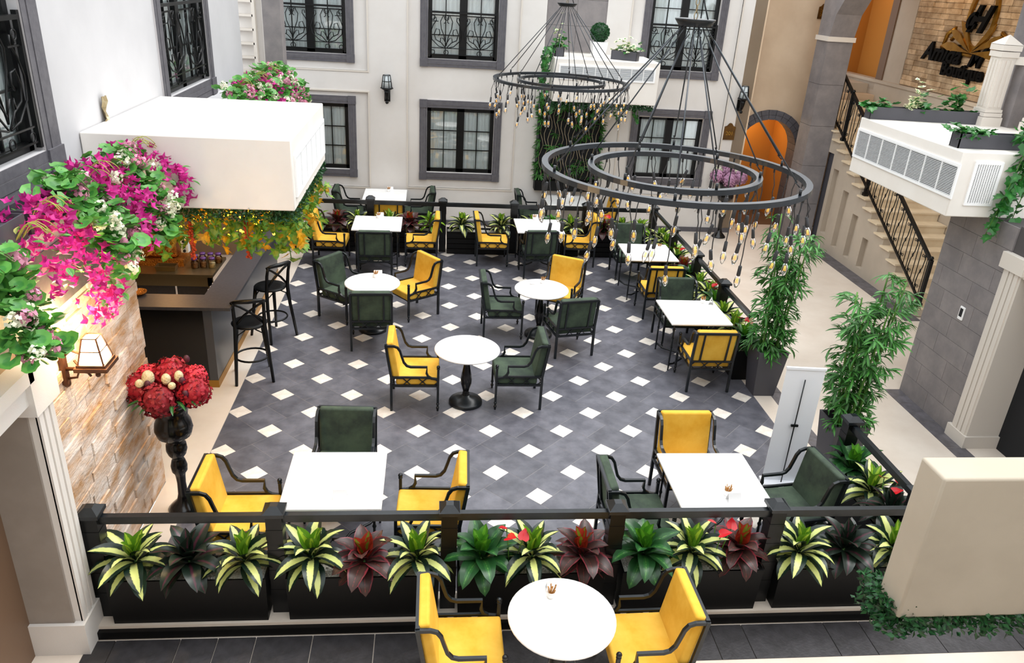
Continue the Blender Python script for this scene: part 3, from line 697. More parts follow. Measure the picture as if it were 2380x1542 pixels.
# ---- bar stools
def stool_proto():
    t = thing('bar_stool', 'x', 'bar stool'); m = MB(); m.lathe([(1e-4, 0), (.19, 0), (.215, .01), (.222, .025), (.21, .037), (.13, .03), (1e-4, .028)], 24); m.build('seat', 'black', t, (0, 0, .735))
    F = [(.15, .17), (-.15, .17)]
    for s in (-1, 1):
        m = MB(); m.tube([(s*.215, .22, 0), (s*.15, .13, .735)], [.019, .026], 8); m.build('leg', 'black', t)
        m = MB(); m.tube([(s*.225, -.24, 0), (s*.19, -.17, .5), (s*.175, -.155, .75), (s*.178, -.19, 1.0), (s*.18, -.235, 1.14)], [.019, .024, .025, .021, .019], 8); m.build('leg', 'black', t)
        m = MB(); m.tube([(-s*.175, -.15, .79), (-s*.06, -.172, .93), (s*.1, -.2, 1.06), (s*.178, -.22, 1.11)], .016, 6); m.build('back_cross', 'black', t)
        m = MB(); m.tube([(s*.17, .15, .5), (s*.15, .12, .64), (s*.07, .12, .72)], .009, 6); m.tube([(s*.185, -.165, .5), (s*.15, -.15, .66), (s*.06, -.15, .72)], .009, 6); m.build('brace', 'black', t)
    m = MB(); m.tube([(-.2, -.215, 1.12), (-.15, -.25, 1.145), (0, -.275, 1.15), (.15, -.25, 1.145), (.2, -.215, 1.12)], [.018, .026, .03, .026, .018], 8); m.build('top_rail', 'black', t)
    m = MB(); m.tube([(.205*math.cos(a*PI/12), .205*math.sin(a*PI/12)-.005, .3) for a in range(24)], .013, 6, closed=True); m.build('foot_ring', 'black', t)
    return t
s0 = stool_proto(); s0.location = (-2.57, .92, 0); s0.rotation_euler = (0, 0, math.radians(15)); s0['label'] = 'black cross-back bar stool nearest the bar corner'
s1 = dup(s0, (-2.55, 2.17, 0), math.radians(48), 'black cross-back bar stool farther along the bar, turned away')
for o in (s0, s1): o['group'] = 'black bar stools'
# ---- fences
def fence(name, label, pts, gaps=(), bare=()):
    t = thing('planter_fence', label, 'fence', (pts[0][0], pts[0][1], 0)); ox, oy = pts[0]
    for k, (x, y) in enumerate(pts):
        if k in bare: continue
        m = MB(); m.box((0, 0, .49), (.125, .125, .98))
        for zz in (.2, .4, .6, .8): m.box((0, 0, zz), (.131, .131, .09))
        p = m.build('post', 'black', t, (x-ox, y-oy, 0))
        m = MB(); m.box((0, 0, .99), (.17, .17, .03)); m.add([(-.08, -.08, 1.005), (.08, -.08, 1.005), (.08, .08, 1.005), (-.08, .08, 1.005), (-.03, -.03, 1.05), (.03, -.03, 1.05), (.03, .03, 1.05), (-.03, .03, 1.05)], [(0, 1, 5, 4), (1, 2, 6, 5), (2, 3, 7, 6), (3, 0, 4, 7), (4, 5, 6, 7)]); m.build('post_cap', 'iron', p)
    for k in range(len(pts)-1):
        if k in gaps: continue
        (x0, y0), (x1, y1) = pts[k], pts[k+1]; d = Vector((x1-x0, y1-y0, 0)).normalized()*.062
        m = MB(); m.bar([(x0-ox+d.x, y0-oy+d.y, .935), (x1-ox-d.x, y1-oy-d.y, .935)], .05); m.bar([(x0-ox+d.x, y0-oy+d.y, .90), (x1-ox-d.x, y1-oy-d.y, .90)], .03); m.build('rail', 'iron', t)
    return t
FX = [-2.87+1.372*k for k in range(6)]
fence('f', 'long black planter fence with pyramid capped posts along the front step', [(x, -3.19) for x in FX])
fence('b', 'black planter fence at the far end of the tiles before the back wall', [(-2.83, 6.12)]+[(x, 6.12) for x in (-1.45, -.10, 1.255, 2.65, 3.99)])
fence('r', 'black planter fence along the right edge beside the two right square tables', [(3.99, 4.72), (3.99, 3.36), (3.99, 2.08), (3.99, .95)], bare=(3,))
fence('c', 'short black fence run at the front right corner beside the second bamboo', [(3.99, -1.8), (3.99, -3.02)])
m = MB(); m.bar([(3.99, 4.8, .935), (3.99, 6.05, .935)], .05); tag(m.build('corner_rail', 'iron'), 'single black rail joining the right and back fences at the far corner', 'rail')
# ---- planters
PB = {}
def planter(L, x, y, rz, label, slat=False):
    key = (round(L, 2), slat)
    if key not in PB:
        t = thing('planter_box', 'x', 'planter'); m = MB(); h = .44; w = .15
        m.add([(-L/2*.985, -w*.9, 0), (L/2*.985, -w*.9, 0), (L/2*.985, w*.9, 0), (-L/2*.985, w*.9, 0), (-L/2, -w, h), (L/2, -w, h), (L/2, w, h), (-L/2, w, h), (-L/2+.015, -w+.015, h), (L/2-.015, -w+.015, h), (L/2-.015, w-.015, h), (-L/2+.015, w-.015, h), (-L/2+.015, -w+.015, h-.04), (L/2-.015, -w+.015, h-.04), (L/2-.015, w-.015, h-.04), (-L/2+.015, w-.015, h-.04)],
              [(0, 1, 5, 4), (1, 2, 6, 5), (2, 3, 7, 6), (3, 0, 4, 7), (4, 5, 9, 8), (5, 6, 10, 9), (6, 7, 11, 10), (7, 4, 8, 11), (8, 9, 13, 12), (9, 10, 14, 13), (10, 11, 15, 14), (11, 8, 12, 15), (3, 2, 1, 0)])
        m.build('box', 'planter', t)
        if slat:
            for k in range(4): q = MB(); q.box((0, -w-.005, .06+.1*k), (L*.98, .02, .085)); q.build('slat', 'planter', t)
        m = MB(); m.b2((-L/2+.016, -w+.016, h-.05), (L/2-.016, w-.016, h-.035)); o = m.build('soil', 'pebble', t)
        pm = MB(); rr = random.Random(3)
        for q in range(260):
            a, b = rr.uniform(-L/2+.03, L/2-.03), rr.uniform(-w+.03, w-.03); s = rr.uniform(.007, .013); pm.ball((a, b, h-.035+s*.4), s, 5, (1.2, 1, .7))
        o = pm.build('pebbles', 'pebble', t); o['kind'] = 'stuff'
        PB[key] = t; o = t
    else: o = dup(PB[key])
    o.location = (x, y, 0); o.rotation_euler = (0, 0, rz); o['label'] = label; o['group'] = 'black fence planters'; return o
od = ['leftmost', 'second from left', 'middle', 'second from right', 'rightmost']
for k in range(5): planter(1.22, FX[k]+.686, -3.2, 0, 'black trough with pale pebbles in the front fence, %s of five' % od[k])
for k, (x, L) in enumerate([(-2.14, 1.2), (-.775, 1.2), (.58, 1.2), (1.95, 1.2), (3.32, 1.2)]): planter(L, x, 6.12, 0, 'black slatted trough in the back fence, %s of five' % od[k], True)
for k, y in enumerate((5.42, 4.04, 2.72, 1.46)): planter(1.1, 3.99, y, PI/2, 'black trough in the right fence, %s from the bamboo pot' % ['fourth', 'third', 'second', 'first'][k])
planter(1.08, 3.99, -2.41, PI/2, 'black trough in the short front right fence run')
# =================================================================== LEAVES
def blade(L, w, bend, nl=8, cup=.18, wav=.0, tipw=1.0):
    """a leaf along +Y: five points across, drooping by 'bend' radians"""
    mb = MB(); vs = []; at = []; y = z = 0; a = 0
    for i in range(nl+1):
        t = i/nl; ww = w*max(.02, math.sin(PI*min(1, (.05+.95*t))**1.1)**.7) if t < 1 else .004
        a = bend*t*t*.5+bend*t*.5
        if i: y += L/nl*math.cos(a); z -= L/nl*math.sin(a)
        for j, u in enumerate((-1, -.5, 0, .5, 1)):
            zz = z+abs(u)*ww*cup+(wav*math.sin(i*2.4+j*1.7)*abs(u))
            vs.append((u*ww*.5, y, zz)); at.append((abs(u)+.001, t, .5))
    fs = [(i*5+j, i*5+j+1, i*5+j+6, i*5+j+5) for i in range(nl) for j in range(4)]
    mb.add(vs, fs, True, at=at); return mb
def disc(r, n=14, lobes=7, depth=.1, cup=.25):
    mb = MB(); vs = [(0, r*.1, 0)]; at = [(.001, .5, .5)]
    for ring, k in ((1, .55), (2, 1.0)):
        for i in range(n):
            a = -PI/2+.25+(2*PI-.5)*i/(n-1); q = r*k*(1-depth*(.5+.5*math.cos(a*lobes))*(ring == 2))
            vs.append((math.cos(a)*q, r+math.sin(a)*q, cup*q*k+.06*r*math.sin(i*2.3)*k)); at.append((k, .5, .5))
    vs[0] = (0, r*.85, 0)
    fs = [(0, 1+i, 2+i) for i in range(n-1)]+[(1+i, 1+n+i, 2+n+i, 2+i) for i in range(n-1)]
    mb.add(vs, fs, True, at=at); return mb
def lobed(pts, r, fold=.2):
    mb = MB(); vs = [(0, .42*r, 0)]+[(x*r, y*r, abs(x)*fold*r) for x, y in pts]; n = len(pts)
    mb.add(vs, [(0, 1+i, 1+(i+1) % n) for i in range(n)], False, at=[(.001, 0, .5)]+[(.95 if math.hypot(x, y-.42) > .5 else .55, 1, .5) for x, y in pts]); return mb
IVY = [(0, 0), (.3, -.12), (.52, .12), (.36, .34), (.5, .55), (.22, .62), (0, 1.05), (-.22, .62), (-.5, .55), (-.36, .34), (-.52, .12), (-.3, -.12)]
MAP = [(0, 0), (.28, -.12), (.55, -.08), (.36, .2), (.75, .5), (.34, .5), (.3, .75), (0, 1.1), (-.3, .75), (-.34, .5), (-.75, .5), (-.36, .2), (-.55, -.08), (-.28, -.12)]
LM = {}
def leafmesh(key, fn, m):
    if key not in LM: LM[key] = fn().mesh('leaf', m)
    return LM[key]
RR = random.Random(5)
def put_leaf(par, me, p, az, tilt, roll=0, sc=1, name='leaf'):
    return inst(name, me, par, p, Euler((tilt, roll, az), 'XYZ'), sc)
# ---- trough plants
def rosette(kind, x, y, z, label, s=1.0, flowers=0):
    t = thing({'v': 'striped_dracaena', 'r': 'red_croton', 'p': 'dark_cordyline', 'g': 'birds_nest_fern', 'l': 'lime_dracaena'}[kind], label, 'plant', (x, y, z), RR.uniform(0, 6.28))
    m, inner = {'v': ('vgreen', 'lime'), 'r': ('crot', 'crotn'), 'p': ('cord', 'cord'), 'g': ('glossg', 'brightg'), 'l': ('lime', 'lime')}[kind]
    w = {'v': .13, 'r': .145, 'p': .135, 'g': .155, 'l': .10}[kind]; L = {'v': .37, 'r': .33, 'p': .36, 'g': .37, 'l': .34}[kind]
    rows = [(5, .32, .72, .12), (6, .62, .95, .10), (8, 1.0, 1.0, .08), (6, 1.4, .9, .05)]
    st = MB(); st.tube([(0, 0, -.06), (0, 0, .14)], [.016, .01], 6); st.build('stem', 'cane', t)
    for ri, (n, tl, k, h) in enumerate(rows):
        for q in range(n):
            az = 2*PI*(q+ri*.37)/n+RR.uniform(-.2, .2)
            mm = inner if ri == 0 else m
            bend = (.3, .95, 1.5, 1.45)[ri]
            me = leafmesh((kind, ri, mm), lambda: blade(L*k, w*(.8 if ri == 0 else 1), bend, wav=.006 if kind in 'rg' else .003, cup=.22), mm)
            put_leaf(t, me, (0, 0, h+.02), az, PI/2-tl-RR.uniform(-.12, .12)+.15, RR.uniform(-.2, .2), s*RR.uniform(.88, 1.08))
    return t
def anthurium(x, y, z, label):
    t = thing('red_anthurium', label, 'flower', (x, y, z), 0)
    for k in range(3):
        a = k*2.1+RR.uniform(-.4, .4); p = (math.cos(a)*.08, math.sin(a)*.08-.05, RR.uniform(.30, .40))
        m = MB(); m.tube([(0, 0, -.05), (p[0]*.6, p[1]*.6, .15), p], .005, 5); m.build('stem', 'cane', t)
        me = leafmesh('anth', lambda: lobed([(0, -.1), (.3, -.2), (.5, .05), (.42, .4), (0, 1), (-.42, .4), (-.5, .05), (-.3, -.2)], .1, .25), 'anth'); put_leaf(t, me, p, a, .5, .2, 1, 'bract')
    for k in range(4):
        me = leafmesh('anthl', lambda: blade(.17, .09, .7), 'glossg'); put_leaf(t, me, (0, 0, .05), k*1.6, .7)
    return t
KN = {'v': 'yellow and green striped dracaena', 'r': 'dark red croton', 'p': 'dark purple-green cordyline', 'g': 'broad leaved green fern', 'l': 'lime green dracaena'}
FP = ['vpv', 'vrv', 'gvr', 'gvr', 'vpv']; bayn = ['leftmost', 'second', 'middle', 'fourth', 'rightmost']; posn = ['left', 'middle', 'right']
for b in range(5):
    for q, kd in enumerate(FP[b]):
        rosette(kd, FX[b]+.27+.42*q, -3.22+RR.uniform(-.03, .03), .41, '%s at the %s of the %s front trough' % (KN[kd], posn[q], bayn[b]), 1.02)
anthurium(FX[2]+.52, -3.2, .42, 'red anthurium flowers in the middle front trough'); anthurium(FX[3]+.9, -3.18, .42, 'red anthurium flowers beside the croton in the fourth front trough')
for k, (kd, y) in enumerate((('g', -2.0), ('v', -2.38), ('p', -2.74))): rosette(kd, 3.99, y, .41, '%s in the short right front trough, %s from the corner post' % (KN[kd], ('first', 'second', 'third')[k]))
anthurium(4.02, -2.55, .42, 'red anthurium in the short right front trough')
ordn = 'first second third fourth fifth sixth seventh eighth ninth tenth eleventh twelfth'.split(); RP = 'gvvgvvgrvlvv'
for k, kd in enumerate(RP):
    y = 1.05+.405*k; rosette(kd, 3.99+RR.uniform(-.03, .03), y, .41, '%s, %s plant along the right fence from the bamboo' % (KN[kd], ordn[k]), .95)
for k, y in enumerate((1.2, 2.3, 2.62, 4.3)): anthurium(4.0, y, .44, 'red anthurium in the right fence trough, %s counted from the bamboo pot' % ('first', 'second', 'third', 'fourth')[k])
BP = ['lrv', 'vrl', 'v v', 'vgv', 'rvl']
for b in range(5):
    for q, kd in enumerate(BP[b]):
        if kd == ' ': continue
        rosette(kd, -2.45+1.36*b+.38*q, 6.12, .41, '%s at the %s of the %s back fence trough' % (KN[kd], posn[q], bayn[b]), .95)
anthurium(3.0, 6.1, .42, 'red anthurium in the rightmost back fence trough')
# ---- bamboo
def bamboo(x, y, label, lean, H=2.55, seed=1, pot=''):
    r = random.Random(seed)
    t = thing('potted_bamboo', label, 'bamboo', (x, y, 0)); m = MB(); w0, w1, h = .14, .2, .66
    m.add([(-w0, -w0, 0), (w0, -w0, 0), (w0, w0, 0), (-w0, w0, 0), (-w1, -w1, h), (w1, -w1, h), (w1, w1, h), (-w1, w1, h), (-w1+.02, -w1+.02, h), (w1-.02, -w1+.02, h), (w1-.02, w1-.02, h), (-w1+.02, w1-.02, h), (-w1+.03, -w1+.03, h-.08), (w1-.03, -w1+.03, h-.08), (w1-.03, w1-.03, h-.08), (-w1+.03, w1-.03, h-.08)],
          [(0, 1, 5, 4), (1, 2, 6, 5), (2, 3, 7, 6), (3, 0, 4, 7), (4, 5, 9, 8), (5, 6, 10, 9), (6, 7, 11, 10), (7, 4, 8, 11), (8, 9, 13, 12), (9, 10, 14, 13), (10, 11, 15, 14), (11, 8, 12, 15), (3, 2, 1, 0), (12, 13, 14, 15)])
    m.build('pot', 'dgrey', t)
    for c in range(7):
        a = c*2*PI/7; bx, by = math.cos(a)*.1, math.sin(a)*.1; hh = H*r.uniform(.8, 1); tx, ty = bx*2.1+lean[0]+r.uniform(-.05, .05), by*2.1+lean[1]
        m = MB(); pts = [(bx+(tx-bx)*k/9, by+(ty-by)*k/9, .55+(hh-.55)*k/9) for k in range(10)]
        m.tube(pts, [.017-.009*k/9 for k in range(10)], 7); m.build('cane', 'cane', t)
        for k in range(33):
            q = (k+r.random())/33; q = .03+.97*q; p = [pts[0][i]+(pts[-1][i]-pts[0][i])*q for i in range(3)]
            key = 'spray%d' % r.randint(0, 3)
            def sp():
                mb = MB(); n = 6; rs = random.Random(key)
                mb.tube([(0, 0, 0), (0, .08, .015), (0, .16, 0)], .003, 4)
                o = MB(); o.v += mb.v; o.f += mb.f; o.sm += mb.sm; o.at += [(.9, 0, 0)]*len(mb.v)
                for i in range(n):
                    b = blade(rs.uniform(.13, .19), .03, rs.uniform(.4, .9), 4, .2); M_ = Matrix.Translation((0, .05+.02*i, .005)) @ Euler((rs.uniform(-.4, .5), 0, (i-2.5)*.45+rs.uniform(-.2, .2))).to_matrix().to_4x4()
                    o.add([M_ @ Vector(v) for v in b.v], b.f, True, at=b.at)
                return o
            put_leaf(t, leafmesh(key, sp, 'bamb'), p, r.uniform(0, 6.28), r.uniform(-.5, .5), r.uniform(-.5, .5), r.uniform(.8, 1.15), 'leaf_spray')
    return t
bamboo(4.13, .60, 'tall bamboo in a dark square pot at the end of the right fence', (.02, .05), 2.55, 4)
bamboo(4.28, -1.22, 'tall bamboo in a dark pot behind the corner fence post, right of the white banner', (.1, .1), 2.45, 9)
# ---- box hedge trim (many tiny leaves)
def hedge(par, boxes, n, seed=2, s=.035):
    r = random.Random(seed); mb = MB(); tot = sum((b[1][0]-b[0][0])*(b[1][1]-b[0][1])+(b[1][0]-b[0][0]+b[1][1]-b[0][1])*(b[1][2]-b[0][2]) for b in boxes)
    for lo, hi in boxes:
        ar = (hi[0]-lo[0])*(hi[1]-lo[1])+(hi[0]-lo[0]+hi[1]-lo[1])*(hi[2]-lo[2])
        for k in range(int(n*ar/tot)):
            p = [r.uniform(a, b) for a, b in zip(lo, hi)]; M_ = Matrix.Translation(p) @ Euler((r.uniform(0, 6.28), r.uniform(0, 6.28), r.uniform(0, 6.28))).to_matrix().to_4x4(); q = s*r.uniform(.7, 1.2)
            mb.add([(0, 0, 0), (q*.32, q*.45, .1*q), (0, q, 0), (-q*.32, q*.45, .1*q)], [(0, 1, 2, 3)], True, M_, [(.1, 0, 1), (.9*r.random(), 1, 1), (.3, 1, 1), (.5, 1, 1)])
    o = mb.build('hedge_trim', 'boxh', par); o['kind'] = 'stuff'; return o
# ---- white air conditioning boxes
def grille(par, o, u, v, W, H, nv, nl, m='acw', mb_='acd'):
    """o origin, u/v unit vectors (outward = u x v)"""
    O = Vector(o); u = Vector(u); v = Vector(v); nrm = u.cross(v)
    Mx = Matrix(((u.x, v.x, nrm.x, O.x), (u.y, v.y, nrm.y, O.y), (u.z, v.z, nrm.z, O.z), (0, 0, 0, 1)))
    fr = MB(); t = .03
    for lo, hi in (((0, 0, 0), (W, t, .02)), ((0, H-t, 0), (W, H, .02)), ((0, t, 0), (t, H-t, .02)), ((W-t, t, 0), (W, H-t, .02))): fr.b2(lo, hi)
    fo = MB(); fo.add([Mx @ Vector(p) for p in fr.v], fr.f); f = fo.build('grille_frame', m, par)
    bk = MB(); bk.b2((t, t, -.0), (W-t, H-t, .003)); b2 = MB(); b2.add([Mx @ Vector(p) for p in bk.v], bk.f); b2.build('grille_back', mb_, par)
    for k in range(nl):
        z = t+(H-2*t)*(k+.5)/nl; b = MB(); b.b2((t, z-(H-2*t)/nl*.16, .004), (W-t, z+(H-2*t)/nl*.16, .014)); q = MB(); q.add([Mx @ Vector(p) for p in b.v], b.f); q.build('louvre', m, f)
    for k in range(1, nv):
        x = W*k/nv; b = MB(); b.b2((x-.006, t, .004), (x+.006, H-t, .018)); q = MB(); q.add([Mx @ Vector(p) for p in b.v], b.f); q.build('grille_bar', m, f)
def acbox(name, label, lo, hi, mm='ac'):
    t = thing(name, label, 'air conditioner box'); m = MB(); c = [(a+b)/2 for a, b in zip(lo, hi)]; m.box((0, 0, 0), [b-a for a, b in zip(lo, hi)]); bevel(m, .012, 2).build('casing', mm, t, c); return t
A1 = acbox('air_conditioner_box', 'large white boxed unit jutting from the left wall above the bar', (-3.445, -.92, 2.75), (-1.6, 1.33, 3.42))
grille(A1, (-1.6, -.82, 2.86), (0, 1, 0), (0, 0, 1), 2.05, .4, 6, 22, 'acw', 'acl')
hedge(A1, [((-3.0, -.90, 2.62), (-1.66, -.70, 2.77)), ((-1.85, -.9, 2.62), (-1.6, 1.36, 2.78))], 5200)
A2 = acbox('air_conditioner_box', 'white boxed unit on the back wall above the dark green art panel', (1.9, 6.6, 2.83), (3.88, 7.9, 3.6))
grille(A2, (1.98, 6.6, 3.24), (1, 0, 0), (0, 0, 1), 1.82, .26, 8, 12, 'acw', 'acl')
hedge(A2, [((1.92, 6.62, 2.72), (3.86, 6.8, 2.85)), ((1.9, 6.62, 2.72), (2.05, 7.8, 2.85))], 2600, 3, .045)
A3 = acbox('air_conditioner_box', 'white boxed unit with two grilles jutting over the grey block wall', (5.55, -.1, 2.68), (7.42, 2.2, 3.42))
grille(A3, (5.55, 2.17, 2.89), (0, -1, 0), (0, 0, 1), 2.3, .39, 7, 19)
grille(A3, (5.72, -.1, 2.82), (1, 0, 0), (0, 0, 1), .34, .5, 12, 26)
A4 = acbox('air_conditioner_box', 'large plain beige boxed unit at the lower right corner, hedge beneath', (1.83, -5.78, 2.335), (7.2, -5.61, 3.10), 'acb')
hedge(A4, [((1.84, -5.80, 2.23), (4.6, -5.6, 2.34)), ((1.78, -5.76, 2.22), (1.92, -5.52, 2.40))], 5600, 4, .04)
# ---- hanging vines
def vine(name, label, cat, strands, mesh, step=.07, sz=1, seed=1, down=True, mats=None, group=None):
    r = random.Random(seed); t = thing(name, label, cat, strands[0][0], 0, group); o = Vector(strands[0][0])
    for S in strands:
        P = [Vector(p)-o for p in S]; m = MB(); m.tube(P, .005, 5); m.build('stem', 'cane', t)
        for a, b in zip(P[:-1], P[1:]):
            n = max(1, int((b-a).length/step))
            for k in range(n):
                p = a+(b-a)*((k+r.random())/n)+Vector((r.uniform(-.05, .05), r.uniform(-.05, .05), r.uniform(-.03, .03)))
                me = mesh if not mats else r.choice(mats)
                put_leaf(t, me, p, r.uniform(0, 6.28), r.uniform(-1.4, -.3), r.uniform(-.5, .5), sz*r.uniform(.7, 1.25))
    return t
ivm = leafmesh('ivy', lambda: lobed(IVY, .095), 'ivy'); ivv = leafmesh('ivyv', lambda: lobed(IVY, .085), 'ivyv'); mpg = leafmesh('map', lambda: lobed(MAP, .10), 'maple'); mpw = leafmesh('mapw', lambda: lobed(MAP, .10), 'maplew')
S = []
for k in range(15):
    x = -2.9+.09*k; S.append([(x, -.82, 2.66), (x+RR.uniform(-.05, .05), -.78+RR.uniform(-.05, .1), 2.32+RR.uniform(-.12, .12))])
vine('maple_vine', 'garland of green and amber maple leaves under the near edge of the white box', 'vine', S, mpg, .034, 1.0, 3, mats=[mpg, mpg, mpw])
S = []
for k in range(15):
    y = -.85+.15*k; S.append([(-1.72, y, 2.68), (-1.66+RR.uniform(-.1, .1), y+.03, 2.36-.1*(k < 5)+RR.uniform(-.08, .1))])
vine('maple_vine', 'garland of maple leaves hanging from the right side of the white box', 'vine', S, mpg, .038, 1.0, 4, mats=[mpg, mpg, mpg, mpw])
S = [[(-2.75+.2*k, .1+.28*(k % 3), 2.72), (-2.7+.2*k, .12+.28*(k % 3), 2.3)] for k in range(6)]
vine('maple_vine', 'amber lit leaves and fairy lights hanging over the bar behind the garland', 'vine', S, mpw, .03, 1.0, 5, mats=[mpw, mpw, mpg])
t = thing('fairy_lights', 'cluster of glowing amber fairy lights among the bar garland', 'lights', (-2.3, -.2, 2.5))
fm = MB(); fm.ball((0, 0, 0), .014, 6); fme = fm.mesh('tiny_bulb', 'fairy')
for k in range(70): inst('tiny_bulb', fme, t, (RR.uniform(-.5, .5), RR.uniform(-.45, .7), RR.uniform(-.2, .14)))
w_ = MB(); w_.tube([(-.5, -.4, .1), (-.2, 0, .02), (.1, .3, .08), (.5, .6, .1)], .003, 4); w_.build('wire', 'cane', t)
for k, (x, y) in enumerate(((-2.62, -.8), (-2.1, -.76))):
    m = MB(); rr = random.Random(k)
    for q in range(60):
        zz = -.42*q/60; m.ball((rr.uniform(-.02, .02), rr.uniform(-.02, .02), zz), .014, 5)
    tag(m.build('amaranth_tassel', 'amar', None, (x, y, 2.62)), 'orange amaranth tassel hanging in the bar garland, %s one' % ('left', 'right')[k], 'flower')
# ---- ledge flowers
ger = leafmesh('ger', lambda: disc(.06), 'geran')
def petals(n, r, s, m, key, seed=1):
    def fn():
        q = random.Random(seed); mb = MB()
        for k in range(n):
            d = Vector((q.gauss(0, 1), q.gauss(0, 1), q.gauss(0, 1)+.3)).normalized()
            M_ = Matrix.Translation(d*r*q.uniform(.8, 1.05)) @ d.to_track_quat('Z', 'Y').to_matrix().to_4x4() @ Euler((q.uniform(-.5, .5), q.uniform(-.5, .5), q.uniform(0, 6))).to_matrix().to_4x4()
            mb.add([(-s*.5, 0, 0), (0, -s*.5, .1*s), (s*.5, 0, 0), (0, s*.6, .15*s)], [(0, 1, 2, 3)], True, M_)
        return mb
    if key not in LM: LM[key] = fn().mesh('flower_head', m)
    return LM[key]
fh_c = petals(42, .055, .034, 'cream', 'fhc'); fh_p = petals(42, .055, .034, 'blush', 'fhp', 2)
def bract():
    mb = MB()
    for k in range(4):
        M_ = Euler((.55, 0, k*PI/2+.3)).to_matrix().to_4x4(); s = .043
        mb.add([(0, 0, 0), (s*.34, s*.5, .15*s), (0, s*1.15, .0), (-s*.34, s*.5, .15*s)], [(0, 1, 2, 3)], True, M_)
    return mb
bme = D.meshes and bract().mesh('bract', 'pink')
def ledge_plant(kind, x, y, z, label, sx, drop, n, seed, sd=.24):
    r = random.Random(seed); nm = 'geranium' if kind == 'g' else 'bougainvillea'
    t = thing(nm, label, 'flowers', (x, y, z), 0); n = int(n*(2.7 if kind == 'g' else 1.75))
    for k in range(n):
        q = r.random(); ang = r.uniform(-1, 1); yy = r.gauss(0, sd*.45)
        # a cushion over the box that spills over the ledge edge
        if q < .28: p = (r.uniform(-.1, .16), yy, r.uniform(.06, .24))
        else: u = ((q-.28)/.72)**1.1; p = (.12+sx*math.sin(min(1, u*1.5)*PI/2)*r.uniform(.6, 1.05), yy*(1.1-.2*u), .16-drop*u+r.uniform(-.05, .05))
        if kind == 'g':
            if k % 13 == 0: inst('flower_head', fh_c if k % 26 else fh_p, t, (p[0]+.05, p[1], p[2]+.03), (r.random()*6, r.random()*6, 0), r.uniform(.75, 1.1))
            else: put_leaf(t, ger, p, r.uniform(0, 6.28), r.uniform(-.9, .5), r.uniform(-.5, .6), r.uniform(.7, 1.25))
        else:
            if k % 9 == 0: put_leaf(t, leafmesh('bgl', lambda: blade(.08, .05, .4, 4), 'geran'), p, r.uniform(0, 6.28), r.uniform(-.9, .3))
            else: inst('bract', bme, t, p, Euler((r.uniform(-.3, 1.6), r.uniform(-.6, 1.2), r.uniform(0, 6.28))), r.uniform(.75, 1.3))
    for k in range(5):
        a = r.uniform(-.1, .1); m = MB(); h_ = r.uniform(.16, .26); m.tube([(.26*q/8, a*(1+q/8), .04+h_*math.sin(PI*.75*q/8)) for q in range(9)], .0035, 5); m.build('stem', 'stemy' if kind == 'b' else 'cane', t)
    return t
for k, (y0, y1) in enumerate(((-4.6, -3.05), (-3.0, -1.0), (3.85, 5.0), (5.05, 5.9))):
    m = MB(); a = (y1-y0); m.b2((-.09, 0, 0), (.09, .012, .17)); m.b2((-.09, a-.012, 0), (.09, a, .17)); m.b2((-.09, .012, 0), (-.078, a-.012, .17)); m.b2((.078, .012, 0), (.09, a-.012, .17)); m.b2((-.078, .012, 0), (.078, a-.012, .12))
    tag(m.build('flower_box', 'dgrey', None, (-3.06, y0, 3.132)), 'dark grey flower box on the left ledge, %s' % ('nearest the camera', 'second, just before the white box', 'third, beyond the white box', 'last one by the pillar')[k], 'flower box', 'flower boxes on the left ledge')
LP = [('g', -3.7, .24, .5, 85), ('b', -3.2, .22, .3, 50), ('b', -2.85, .32, .72, 165), ('g', -2.38, .3, .62, 95), ('b', -1.9, .34, .55, 140), ('g', -1.45, .34, .62, 85), ('b', -1.12, .42, .42, 95)]
on_ = ['first', 'second', 'third', 'fourth', 'fifth', 'sixth', 'seventh', 'eighth']
for k, (kd, y, sx, dr_, n) in enumerate(LP):
    ledge_plant(kd, -3.03, y, 3.16-.17*(k == 0)-.15*(k == 1)-.05*(k == 2), '%s on the near left ledge, %s plant from the camera side' % ('green leaved geranium' if kd == 'g' else 'magenta bougainvillea', on_[k]), sx, dr_*1.1, n, k+20, .3)
LP2 = [('g', 2.7, .25, .4, 50), ('b', 3.05, .3, .42, 60), ('g', 3.5, .3, .4, 55), ('b', 3.95, .35, .45, 70), ('g', 4.5, .4, .5, 70), ('b', 4.9, .4, .45, 55), ('g', 5.4, .45, .6, 90)]
for k, (kd, y, sx, dr_, n) in enumerate(LP2):
    ledge_plant(kd, -3.0, y, 3.16, '%s on the ledge beyond the white box, %s plant from that box' % ('geranium' if kd == 'g' else 'magenta bougainvillea', on_[k]), sx, dr_, n, k+50, .4)
